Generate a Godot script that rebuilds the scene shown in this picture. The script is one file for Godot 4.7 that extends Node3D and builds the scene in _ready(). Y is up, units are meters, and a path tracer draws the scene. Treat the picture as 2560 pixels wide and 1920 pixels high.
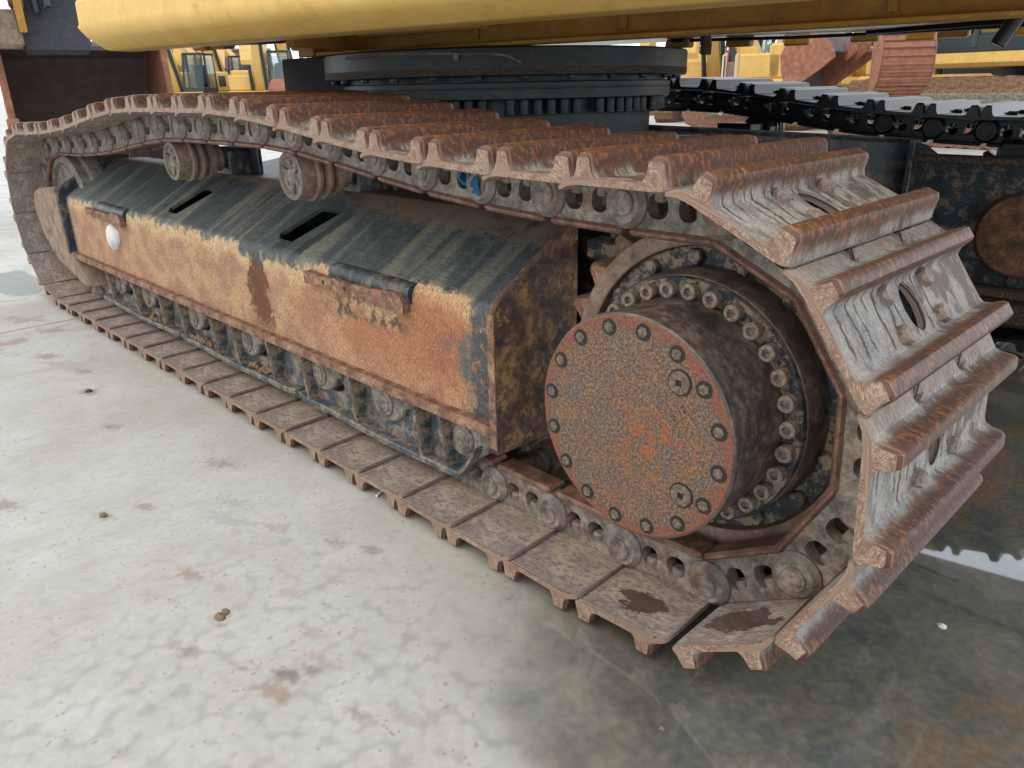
extends Node3D
# An excavator's crawler undercarriage on a wet concrete yard, more machines behind it.
# x runs along the track (sprocket near 0, idler at -3.9), z points out of the track's side, y is up, metres.

const PITCH := 0.216
const AXIS := Vector2(0.19, 0.513)      # sprocket axis (x, y)
const ZC := -0.295                      # middle of the near track
const RPIN := 0.4029
const TURN := 31.1                      # degrees of wrap per link
const BASE := Vector3(-1.78, 0, -1.6)   # slew axis
const YAW := 11.0                       # upper structure against the tracks

var used := {}
var world_of := {}
var M := {}

# ---------------------------------------------------------------- mesh builder
class MB:
	var v := PackedVector3Array()
	var uv := PackedVector2Array()
	var col := PackedColorArray()
	var uvf = null
	var colf = null

	func tri(a: Vector3, b: Vector3, c: Vector3) -> void:
		v.append(a); v.append(b); v.append(c)

	func quad(a: Vector3, b: Vector3, c: Vector3, d: Vector3) -> void:
		tri(a, b, c); tri(a, c, d)

	func cap(ring: PackedVector3Array, flip := false) -> void:
		var n := Vector3.ZERO
		for i in ring.size():
			var p := ring[i]
			var q: Vector3 = ring[(i + 1) % ring.size()]
			n += p.cross(q)
		if n.length() < 1e-12: return
		n = n.normalized()
		var e := (Vector3.UP if absf(n.y) < 0.9 else Vector3.RIGHT).cross(n).normalized()
		var g := n.cross(e)
		var flat := PackedVector2Array()
		for p in ring: flat.append(Vector2(p.dot(e), p.dot(g)) * 100.0)
		var t := Geometry2D.triangulate_polygon(flat)
		for i in range(0, t.size(), 3):
			var a := ring[t[i]]
			var b := ring[t[i + 1]]
			var c := ring[t[i + 2]]
			var up := (b - a).cross(c - a).dot(n) > 0.0
			if up != flip: tri(a, c, b)
			else: tri(a, b, c)

	# rings of equal length; each ring runs counter-clockwise seen from the last ring's end
	func loft(rings: Array, closed := true, cap0 := true, cap1 := true) -> void:
		for i in rings.size() - 1:
			var p: PackedVector3Array = rings[i]
			var q: PackedVector3Array = rings[i + 1]
			var n := p.size()
			for j in (n if closed else n - 1):
				var k := (j + 1) % n
				quad(p[j], q[j], q[k], p[k])
		if cap0: cap(rings[0], true)
		if cap1: cap(rings[rings.size() - 1], false)

	func extrude(prof: PackedVector2Array, t: Transform3D, z0: float, z1: float, bevel := 0.0) -> void:
		var pr := prof
		var area := 0.0
		for i in pr.size():
			area += pr[i].cross(pr[(i + 1) % pr.size()])
		if area < 0:
			pr = prof.duplicate(); pr.reverse()
		var rings := []
		var steps := [[z0, 0.0], [z1, 0.0]]
		if bevel > 0: steps = [[z0, bevel], [z0 + bevel, 0.0], [z1 - bevel, 0.0], [z1, bevel]]
		for s in steps:
			var r := PackedVector3Array()
			for i in pr.size():
				var p := pr[i]
				if s[1] > 0:
					var a := (pr[i] - pr[i - 1]).normalized()
					var b := (pr[(i + 1) % pr.size()] - pr[i]).normalized()
					var m := Vector2(-(a.y + b.y), a.x + b.x)
					m = m.normalized() if m.length() > 0.3 else Vector2(-a.y, a.x)
					p += m * float(s[1])
				r.append(t * Vector3(p.x, p.y, s[0]))
			rings.append(r)
		loft(rings)

	func box(c: Vector3, s: Vector3, bevel := 0.004, b := Basis()) -> void:
		var h := s * 0.5
		var k := minf(bevel, minf(h.x, h.y) * 0.8)
		var pr := PackedVector2Array([Vector2(-h.x + k, -h.y), Vector2(h.x - k, -h.y), Vector2(h.x, -h.y + k), Vector2(h.x, h.y - k), Vector2(h.x - k, h.y), Vector2(-h.x + k, h.y), Vector2(-h.x, h.y - k), Vector2(-h.x, -h.y + k)])
		if bevel <= 0: pr = PackedVector2Array([Vector2(-h.x, -h.y), Vector2(h.x, -h.y), Vector2(h.x, h.y), Vector2(-h.x, h.y)])
		extrude(pr, Transform3D(b, c), -h.z, h.z, minf(k, h.z * 0.5) if bevel > 0 else 0.0)

	# profile of (radius, height along the axis)
	func lathe(prof: PackedVector2Array, at: Vector3, axis: Vector3, n := 32, a0 := 0.0, a1 := TAU) -> void:
		var w := axis.normalized()
		var e := (Vector3.UP if absf(w.y) < 0.9 else Vector3.RIGHT).cross(w).normalized()
		var g := w.cross(e)
		var full := absf(a1 - a0) > TAU - 0.001
		var cnt := n if full else n + 1
		for i in prof.size() - 1:
			for j in n:
				var x := a0 + (a1 - a0) * j / n
				var y := a0 + (a1 - a0) * (0 if (full and j == n - 1) else j + 1) / n
				var dx := e * cos(x) + g * sin(x)
				var dy := e * cos(y) + g * sin(y)
				var p := prof[i]
				var q := prof[i + 1]
				var A := at + dx * p.x + w * p.y
				var B := at + dx * q.x + w * q.y
				var C := at + dy * q.x + w * q.y
				var D := at + dy * p.x + w * p.y
				if p.x > 1e-6: tri(A, C, D)
				if q.x > 1e-6: tri(A, B, C)
		if cnt < 0: pass

	func cyl(p0: Vector3, p1: Vector3, r: float, n := 16, bevel := 0.0, r2 := -1.0) -> void:
		var l := p0.distance_to(p1)
		if r2 < 0: r2 = r
		var pr := PackedVector2Array([Vector2(0, 0), Vector2(r - bevel, 0), Vector2(r, bevel), Vector2(r2, l - bevel), Vector2(r2 - bevel, l), Vector2(0, l)])
		if bevel <= 0: pr = PackedVector2Array([Vector2(0, 0), Vector2(r, 0), Vector2(r2, l), Vector2(0, l)])
		lathe(pr, p0, p1 - p0, n)

	func tube(pts: PackedVector3Array, r: float, n := 8) -> void:
		var rings := []
		for i in pts.size():
			var d := (pts[mini(i + 1, pts.size() - 1)] - pts[maxi(i - 1, 0)]).normalized()
			var e := (Vector3.UP if absf(d.y) < 0.9 else Vector3.RIGHT).cross(d).normalized()
			var g := d.cross(e)
			var ring := PackedVector3Array()
			for j in n: ring.append(pts[i] + (e * cos(TAU * j / n) + g * sin(TAU * j / n)) * r)
			rings.append(ring)
		loft(rings)

	# a plate in the (a, b) plane of t between lo(a) and hi(a), with holes [a0, a1, lo(a), hi(a)], thickness along -z
	func holed(t: Transform3D, a: PackedFloat32Array, lo: Callable, hi: Callable, holes: Array, th: float) -> void:
		var at := func(x: float, y: float, z: float) -> Vector3: return t * Vector3(x, y, z)
		for i in a.size() - 1:
			var x := a[i]
			var y := a[i + 1]
			var mid := (x + y) * 0.5
			var spans := [[lo.call(x), lo.call(y), 0, 0]]
			var cuts := []
			for h in holes:
				if mid > h[0] and mid < h[1]: cuts.append([h[2].call(x), h[2].call(y), h[3].call(x), h[3].call(y)])
			cuts.sort_custom(func(p, q): return p[0] < q[0])
			for c in cuts:
				spans[-1][2] = c[0]; spans[-1][3] = c[1]
				spans.append([c[2], c[3], 0, 0])
			spans[-1][2] = hi.call(x); spans[-1][3] = hi.call(y)
			for s in spans:
				quad(at.call(x, s[0], 0), at.call(x, s[2], 0), at.call(y, s[3], 0), at.call(y, s[1], 0))
				quad(at.call(x, s[0], -th), at.call(y, s[1], -th), at.call(y, s[3], -th), at.call(x, s[2], -th))
				quad(at.call(x, s[0], -th), at.call(x, s[0], 0), at.call(y, s[1], 0), at.call(y, s[1], -th))
				quad(at.call(x, s[2], 0), at.call(x, s[2], -th), at.call(y, s[3], -th), at.call(y, s[3], 0))
		for e in [0, a.size() - 1]:
			var x := a[e]
			quad(at.call(x, lo.call(x), 0), at.call(x, lo.call(x), -th), at.call(x, hi.call(x), -th), at.call(x, hi.call(x), 0))

	func add(m: MB, t: Transform3D) -> void:
		for p in m.v: v.append(t * p)

	func mesh(smooth := 38.0) -> ArrayMesh:
		var nf := v.size() / 3
		var fn := PackedVector3Array()
		var at := {}
		for f in nf:
			var n := (v[f * 3 + 2] - v[f * 3]).cross(v[f * 3 + 1] - v[f * 3])
			fn.append(n)
			if n.length_squared() < 1e-18: continue
			for k in 3:
				var key := Vector3i((v[f * 3 + k] * 20000.0).round())
				if at.has(key): at[key].append(f)
				else: at[key] = PackedInt32Array([f])
		var nrm := PackedVector3Array()
		var c := cos(deg_to_rad(smooth))
		var keep := PackedVector3Array()
		var us := PackedVector2Array()
		var cs := PackedColorArray()
		for f in nf:
			if fn[f].length_squared() < 1e-18: continue
			var me := fn[f].normalized()
			for k in 3:
				var p := v[f * 3 + k]
				var n := Vector3.ZERO
				for g in at[Vector3i((p * 20000.0).round())]:
					if fn[g].normalized().dot(me) > c: n += fn[g]
				nrm.append(n.normalized() if n.length_squared() > 1e-18 else me)
				keep.append(p)
				if uvf != null: us.append(uvf.call(p))
				if colf != null: cs.append(colf.call(p))
		var arr := []
		arr.resize(Mesh.ARRAY_MAX)
		arr[Mesh.ARRAY_VERTEX] = keep
		arr[Mesh.ARRAY_NORMAL] = nrm
		if uvf != null: arr[Mesh.ARRAY_TEX_UV] = us
		if colf != null: arr[Mesh.ARRAY_COLOR] = cs
		var out := ArrayMesh.new()
		out.add_surface_from_arrays(Mesh.PRIMITIVE_TRIANGLES, arr)
		return out

# ---------------------------------------------------------------- objects
func numbered(n: String) -> String:
	if not used.has(n):
		used[n] = 0
		return n
	used[n] += 1
	return "%s_%03d" % [n, used[n]]

func thing(called: String, label: String, category: String, t := Transform3D(), group := "") -> Node3D:
	var o := Node3D.new()
	o.name = numbered(called)
	add_child(o, true)
	o.transform = t
	world_of[o] = t
	tag(o, label, category, group)
	return o

func tag(o: Node, label: String, category := "", group := "", kind := "") -> void:
	if label: o.set_meta("label", label)
	if category: o.set_meta("category", category)
	if group: o.set_meta("group", group)
	if kind: o.set_meta("kind", kind)

# m: an MB or a Mesh whose points are placed in the world by t
func part(called: String, m, mat: Material, parent: Node = self, t := Transform3D(), smooth := 38.0) -> MeshInstance3D:
	var o := MeshInstance3D.new()
	o.name = numbered(called) if parent == self else called
	o.mesh = m.mesh(smooth) if m is MB else m
	o.material_override = mat
	o.transform = (world_of[parent].affine_inverse() * t) if world_of.has(parent) else t
	parent.add_child(o, true)
	world_of[o] = t
	return o

# ---------------------------------------------------------------- materials
func S(r: float, g: float, b: float) -> Color:
	return Color(r / 255.0, g / 255.0, b / 255.0)

func L(r: float, g: float, b: float) -> Color:
	return S(r, g, b).srgb_to_linear()

func ramp(stops: Array) -> Gradient:
	var g := Gradient.new()
	var o := PackedFloat32Array()
	var c := PackedColorArray()
	for s in stops:
		o.append(s[0]); c.append(s[1])
	g.offsets = o
	g.colors = c
	return g

func noise(sd: int, freq: float, oct := 4, kind := FastNoiseLite.TYPE_SIMPLEX_SMOOTH) -> FastNoiseLite:
	var n := FastNoiseLite.new()
	n.seed = sd
	n.frequency = freq
	n.noise_type = kind
	n.fractal_octaves = oct
	n.fractal_gain = 0.72
	return n

func ntex(sd: int, freq: float, stops: Array, oct := 5, size := 512, gain := 0.85) -> NoiseTexture2D:
	var t := NoiseTexture2D.new()
	t.width = size
	t.height = size
	t.seamless = true
	t.noise = noise(sd, freq, oct)
	t.noise.fractal_gain = gain
	t.color_ramp = ramp(stops)
	return t

# grey values 0..1 of a noise picture, stretched from (w, h) to (W, H)
func field(sd: int, freq: float, W: int, H: int, sx := 1.0, sy := 1.0, oct := 4, kind := FastNoiseLite.TYPE_SIMPLEX_SMOOTH) -> PackedByteArray:
	var im := noise(sd, freq, oct, kind).get_image(maxi(2, int(W / sx)), maxi(2, int(H / sy)))
	im.convert(Image.FORMAT_L8)
	im.resize(W, H, Image.INTERPOLATE_CUBIC)
	return im.get_data()

func from_bytes(W: int, H: int, b: PackedByteArray, f := Image.FORMAT_RGB8) -> ImageTexture:
	return ImageTexture.create_from_image(Image.create_from_data(W, H, false, f, b))

func tri_mat(tex: Texture2D, metres: float, rough := 0.8, over: Texture2D = null, metres2 := 1.0, relief: Texture2D = null, depth := 0.2) -> StandardMaterial3D:
	var m := StandardMaterial3D.new()
	m.albedo_texture = tex
	m.uv1_triplanar = true
	m.uv1_world_triplanar = true
	m.uv1_scale = Vector3.ONE / metres
	m.roughness = rough
	if over:
		m.detail_enabled = true
		m.detail_albedo = over
		m.detail_uv_layer = BaseMaterial3D.DETAIL_UV_2
		m.uv2_triplanar = true
		m.uv2_world_triplanar = true
		m.uv2_scale = Vector3.ONE / metres2
	if relief:
		m.heightmap_enabled = true
		m.heightmap_texture = relief
		m.heightmap_scale = depth
	return m

func plain(c: Color, rough := 0.7, metal := 0.0) -> StandardMaterial3D:
	var m := StandardMaterial3D.new()
	m.albedo_color = c
	m.roughness = rough
	m.metallic = metal
	return m

func smooth(a: float, b: float, x: float) -> float:
	return smoothstep(a, b, x)

# ---------------------------------------------------------------- pictures of surfaces
func put_px(b: PackedByteArray, i: int, c: Color) -> void:
	b[i] = int(clampf(c.r, 0, 1) * 255.0)
	b[i + 1] = int(clampf(c.g, 0, 1) * 255.0)
	b[i + 2] = int(clampf(c.b, 0, 1) * 255.0)

const GX0 := -5.2
const GZ0 := -3.6
const GW := 6.8
const GH := 5.4

func ground_material() -> StandardMaterial3D:
	var W := 1216
	var H := 966
	var big := field(3, 0.006, W, H, 1, 1, 4)
	var mid := field(4, 0.03, W, H, 1, 1, 4)
	var fine := field(5, 0.22, W, H, 1, 1, 3)
	var crack := field(6, 0.16, W, H, 1, 1, 1, FastNoiseLite.TYPE_CELLULAR)
	var drag := field(7, 0.05, W, H, 1.0, 3.0, 3)
	var blot := field(8, 0.012, W, H, 1, 1, 5)
	var alb := PackedByteArray(); alb.resize(W * H * 3)
	var rgh := PackedByteArray(); rgh.resize(W * H)
	var hgt := PackedByteArray(); hgt.resize(W * H)
	var coat := PackedByteArray(); coat.resize(W * H)
	var spots := [[-.743, .543, .03, 0], [-.777, .276, .03, 1], [-.602, .208, .025, 2], [-.505, .163, .025, 2], [-.487, .405, .03, 1], [-.533, .547, .014, 2], [-.499, .576, .016, 2], [-.473, .664, .03, 2], [-.336, .608, .02, 2], [-.253, .473, .02, 1], [-.244, .546, .025, 3], [-.226, .51, .018, 2], [-.219, .59, .03, 0], [-.043, .501, .025, 2], [.039, .441, .03, 1], [-.224, .05, .022, 1], [-1.206, .598, .03, 2], [-1.163, .491, .03, 2], [-1.485, .781, .05, 2], [-2.303, .304, .05, 2], [-1.858, .36, .04, 2], [-1.264, .203, .05, 2], [-2.6, .25, .05, 2], [-2.95, .3, .06, 2], [-1.0, .3, .05, 4], [-.93, .36, .06, 4]]
	var grey := S(186, 185, 178)
	var pale := S(196, 197, 191)
	var buff := S(177, 173, 162)
	for y in H:
		var z := GZ0 + GH * (y + 0.5) / H
		var xb := -0.14 + clampf((z - 0.0) / 0.34, 0, 1.4) * 0.27
		if z > 0.3: xb += (z - 0.3) * 1.6
		if z < -0.05: xb = -0.16 - smoothstep(-.05, -.8, z) * 1.2
		for x in W:
			var i := y * W + x
			var X := GX0 + GW * (x + 0.5) / W
			var b := big[i] / 255.0
			var m := mid[i] / 255.0
			var f := fine[i] / 255.0
			var bl := blot[i] / 255.0
			var c := grey.lerp(pale, smoothstep(.3, .9, b) * .8).lerp(buff, smoothstep(.65, .1, b) * 0.6)
			c = c * (0.91 + 0.06 * m + 0.11 * f)
			var dr := drag[i] / 255.0
			c = c.lerp(S(160, 156, 146), smoothstep(.55, .9, dr) * 0.22)
			# crazing of the slab, most on the near stretch
			var near := smoothstep(-1.1, -.3, X) * smoothstep(.0, .3, z)
			var k := smoothstep(.40, .72, crack[i] / 255.0)
			c = c * (1.0 - (.02 + .07 * near) * k)
			# red dust towards the front of the machine
			var dust := smoothstep(-2.2, -3.2, X) * smoothstep(.55, .75, bl)
			c = c.lerp(S(150, 122, 104), dust * .55 * (0.4 + f))
			if f > .78 and m > .58: c = c.lerp(S(124, 114, 102), .55)
			var h := .5 + (f - .5) * .25 + (m - .5) * .5 - k * .1 * near
			var gap := absf(X + 3.535 + (m - .5) * .02)
			if gap < .012: c = c.lerp(S(105, 104, 98), .8 * smoothstep(.012, .004, gap)); 
			# water film under and beside the sprocket
			var d2 := X - xb + (bl - .5) * .12 + (m - .5) * .06 + (f - .5) * .05
			var wet := smoothstep(-.22, .42, d2)
			var shine := smoothstep(-.04, .16, d2)
			var pool := S(106, 102, 92).lerp(S(88, 92, 89), smoothstep(.35, .75, m)).lerp(S(118, 96, 74), smoothstep(.48, .8, bl) * .8).lerp(S(124, 121, 106), smoothstep(.5, .2, bl) * .6)
			pool = pool * (.86 + .28 * f)
			c = c.lerp(pool, wet)
			# an old wet patch by the idler
			var e := pow((X + 4.9) / .62, 2) + pow((z - .02) / .17, 2) + (m - .5) * .3
			c = c.lerp(S(138, 143, 143), smoothstep(1.0, .75, e) * .75)
			# darker, browner tone from the track edge inwards under the machine
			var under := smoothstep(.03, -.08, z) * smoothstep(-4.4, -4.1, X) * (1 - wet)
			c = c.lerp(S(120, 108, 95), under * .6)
			put_px(alb, i * 3, c)
			rgh[i] = int(lerpf(lerpf(190, 235, f), 6, shine))
			hgt[i] = int(255 * lerpf(h, .5, wet))
			coat[i] = int(255 * shine)
	# stains, each in its own small window
	for s in spots:
		var px := W / GW
		var cx := int((s[0] - GX0) * px)
		var cz := int((s[1] - GZ0) * px)
		var k := int(s[2] * 3.0 * px)
		for y in range(maxi(0, cz - k), mini(H, cz + k)):
			for x in range(maxi(0, cx - k), mini(W, cx + k)):
				var i := y * W + x
				var dx: float = (x - cx) / px
				var dz: float = (y - cz) / px
				var d: float = sqrt(dx * dx * .5 + dz * dz * 1.6 + dx * dz * .8) / s[2] + (fine[i] / 255.0 - .5) * 1.1 + (mid[i] / 255.0 - .5) * .9
				var a: float = smoothstep(1.1, .2, d) * (.5 if s[3] < 4 else .4)
				var c: Color = [S(150, 110, 92), S(168, 146, 132), S(132, 114, 102), S(98, 80, 76), S(150, 156, 150)][s[3]]
				put_px(alb, i * 3, Color(alb[i * 3] / 255.0, alb[i * 3 + 1] / 255.0, alb[i * 3 + 2] / 255.0).lerp(c, a))
	var m := StandardMaterial3D.new()
	m.resource_name = "concrete"
	m.albedo_texture = from_bytes(W, H, alb)
	m.roughness = 1.0
	m.roughness_texture = from_bytes(W, H, rgh, Image.FORMAT_L8)
	m.heightmap_enabled = true
	m.heightmap_texture = from_bytes(W, H, hgt, Image.FORMAT_L8)
	m.heightmap_scale = 0.14
	m.metallic_specular = .75
	m.clearcoat_enabled = true
	m.clearcoat = 1.0
	m.clearcoat_roughness = .03
	m.clearcoat_texture = from_bytes(W, H, coat, Image.FORMAT_L8)
	return m

# outer face of the track frame: u along x from FX0 to FX1, v up the wall and over the slope
const FX0 := -3.70
const FX1 := -0.28
const FARC := 0.70

func frame_material() -> StandardMaterial3D:
	var W := 1280
	var H := 288
	var n1 := field(11, .012, W, H, 1, 1, 5)
	var n2 := field(12, .05, W, H, 1, 1, 4)
	var n3 := field(13, .3, W, H, 1, 1.8, 3)
	var st := field(14, .013, W, H, 1, 10.0, 4)
	var sc := field(15, .2, W, H, 9.0, 1, 3)
	var gr := field(16, .4, W, H, 1, 1, 2)
	var alb := PackedByteArray(); alb.resize(W * H * 3)
	var rgh := PackedByteArray(); rgh.resize(W * H)
	for y in H:
		var a := FARC * (y + .5) / H
		for x in W:
			var i := y * W + x
			var X := FX0 + (FX1 - FX0) * (x + .5) / W
			var p := n1[i] / 255.0
			var q := n2[i] / 255.0
			var r := n3[i] / 255.0
			var g := gr[i] / 255.0
			var s := st[i] / 255.0
			var t := sc[i] / 255.0
			# paint: blue black, rubbed along x and dusty down the slope
			var c := S(50, 56, 59).lerp(S(70, 77, 79), smoothstep(.2, .8, q * .5 + p * .5))
			c = c.lerp(S(104, 107, 98), smoothstep(.40, .85, s) * .8)
			c = c.lerp(S(112, 106, 78), smoothstep(.55, .9, s) * .4)
			c = c.lerp(S(140, 148, 148), smoothstep(.62, .86, t) * smoothstep(.45, .7, g) * .5)
			c = c.lerp(S(38, 46, 52), smoothstep(.42, .2, t) * .3)
			c = c * (.8 + .4 * g)
			c = c.lerp(S(150, 156, 152), smoothstep(.68, .78, g) * .3)
			c = c.lerp(S(112, 120, 122), smoothstep(-2.4, -3.5, X) * .35)
			var rough := .42 + .25 * s
			# dirt lying on the flat ridge
			var rid := smoothstep(.60, .66, a + (q - .5) * .09 + .07 * smoothstep(-1.5, -.9, X))
			c = c.lerp(S(118, 100, 82), rid * smoothstep(.3, .6, p + .25) * .8)
			# wet runs below the rear slot
			for w in [[-1.40, .045], [-1.275, .03]]:
				var dx: float = X - w[0] - (a - .33) * .30
				c = c.lerp(S(26, 32, 36), smoothstep(w[1], w[1] * .6, absf(dx) + (q - .5) * .02) * smoothstep(.30, .34, a) * smoothstep(.60, .50, a) * .8)
			# rust over the wall
			var line := .316 + (q - .5) * .05 + (p - .5) * .04 + (r - .5) * .010 + (g - .5) * .03
			line -= .055 * smoothstep(-1.02, -.95, X) * smoothstep(-.66, -.72, X)
			line -= .03 * smoothstep(-3.3, -3.2, X) * smoothstep(-2.95, -3.0, X)
			line += .03 * smoothstep(-.72, -.62, X) * smoothstep(-.36, -.46, X)
			line -= .02 * smoothstep(-1.75, -1.6, X) * smoothstep(-1.1, -1.25, X)
			var bare := smoothstep(.016, -.016, a - line + (g - .5) * .03)
			var edge := smoothstep(-.46, -.36, X + (p - .5) * .22 + (q - .5) * .10)
			bare *= 1.0 - edge * smoothstep(.35, .6, q * .6 + r * .4 + .1)
			bare *= smoothstep(-3.70, -3.62, X + (r - .5) * .08)
			var u := S(184, 146, 112).lerp(S(164, 126, 100), smoothstep(.3, .7, p)).lerp(S(136, 106, 92), smoothstep(.5, .9, p * .6 + q * .4) * .7)
			u = u.lerp(S(162, 106, 76), smoothstep(-1.5, -.7, X + (p - .5) * .5) * .8 * smoothstep(.0, .14, a))
			u = u.lerp(S(148, 92, 76), smoothstep(-.62, -.5, X) * smoothstep(.55, .7, n1[i] / 255.0 + .1) * .5)
			u = u.lerp(S(212, 186, 142), smoothstep(.07, .0, line - a) * .75)
			u = u.lerp(S(210, 186, 142), smoothstep(.1, .0, absf(edge - .5)) * .6)
			u = u * (.66 + .34 * r + .32 * g)
			u = u.lerp(S(96, 68, 52), smoothstep(.44, .26, q * .3 + g * .4 + r * .3) * .7)
			u = u.lerp(S(210, 180, 136), smoothstep(.66, .8, g * .5 + r * .5) * .5)
			# dark run of wet rust
			var dr := absf(X + 1.53 + (q - .5) * .08)
			u = u.lerp(S(92, 56, 38), smoothstep(.085, .05, dr + (p - .5) * .12 + .05 * smoothstep(.18, .3, a)) * smoothstep(.03, .07, a + (r - .5) * .16) * smoothstep(.25, .5, r * .5 + q * .5 + .1) * .9)
			# dark patches in a band below the step bracket
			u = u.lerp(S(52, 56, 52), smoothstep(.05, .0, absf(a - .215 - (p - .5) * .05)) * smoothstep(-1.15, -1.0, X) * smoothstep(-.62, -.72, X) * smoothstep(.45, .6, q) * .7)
			c = c.lerp(u, bare)
			rough = lerpf(rough, .88, bare)
			c = c.lerp(S(170, 142, 118), smoothstep(.03, .0, a) * .6)
			put_px(alb, i * 3, c)
			rgh[i] = int(clampf(rough, 0, 1) * 255)
	var m := StandardMaterial3D.new()
	m.albedo_texture = from_bytes(W, H, alb)
	m.roughness = 1.0
	m.roughness_texture = from_bytes(W, H, rgh, Image.FORMAT_L8)
	m.heightmap_enabled = true
	m.heightmap_texture = from_bytes(W, H, gr, Image.FORMAT_L8)
	m.heightmap_scale = .12
	m.texture_repeat = false
	return m

func cover_material() -> StandardMaterial3D:
	var W := 512
	var n1 := field(21, .008, W, W, 1, 1, 5)
	var n2 := field(22, .035, W, W, 1, 1, 4)
	var n3 := field(23, .11, W, W, 1, 1, 3)
	var n4 := field(24, .014, W, W, 1, 1, 5)
	var n5 := field(25, .3, W, W, 1, 1, 2)
	var alb := PackedByteArray(); alb.resize(W * W * 3)
	var hgt := PackedByteArray(); hgt.resize(W * W)
	for y in W:
		for x in W:
			var i := y * W + x
			var X := (x + .5) / W * 2 - 1
			var Y := (y + .5) / W * 2 - 1
			var p := n1[i] / 255.0
			var q := n2[i] / 255.0
			var r := n3[i] / 255.0
			var o := n4[i] / 255.0
			var v := n5[i] / 255.0
			var c := S(110, 86, 71).lerp(S(98, 90, 85), smoothstep(.45, .65, p + (q - .5) * .3) * .75).lerp(S(140, 100, 68), smoothstep(.5, .7, o + (q - .5) * .5) * .5)
			c = c.lerp(S(158, 132, 104), smoothstep(.53, .66, r * .5 + v * .5) * .55).lerp(S(62, 50, 45), smoothstep(.46, .34, r * .5 + v * .5) * .7)
			var spot := smoothstep(.8, .15, sqrt(pow(X - .28, 2) + pow((Y - .08) * 1.2, 2))) + smoothstep(.3, .05, sqrt(pow(X + .75, 2) * 2.0 + pow(Y + .1, 2))) * .6
			c = c.lerp(S(152, 84, 46), smoothstep(.5, .84, o * .5 + spot * .22 + (q - .5) * .9 + (r - .5) * .25 + .12) * clampf(spot, 0, 1) * .85)
			c = c.lerp(S(128, 76, 56), smoothstep(.84, .97, sqrt(X * X + Y * Y) * 1.03 + (q - .5) * .25 + (v - .5) * .1) * .8)
			c = c.lerp(S(150, 78, 42), smoothstep(.022, .0, absf(X - .02 - (q - .5) * .12 + .25 * Y * Y)) * smoothstep(.1, .3, Y) * .7)
			put_px(alb, i * 3, c * (.74 + .3 * r + .22 * v))
			hgt[i] = int(255 * clampf(.2 + .3 * r + .3 * v + .2 * q, 0, 1))
	var m := StandardMaterial3D.new()
	m.albedo_texture = from_bytes(W, W, alb)
	m.roughness = .82
	m.heightmap_enabled = true
	m.heightmap_texture = from_bytes(W, W, hgt, Image.FORMAT_L8)
	m.heightmap_scale = .18
	return m

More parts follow.
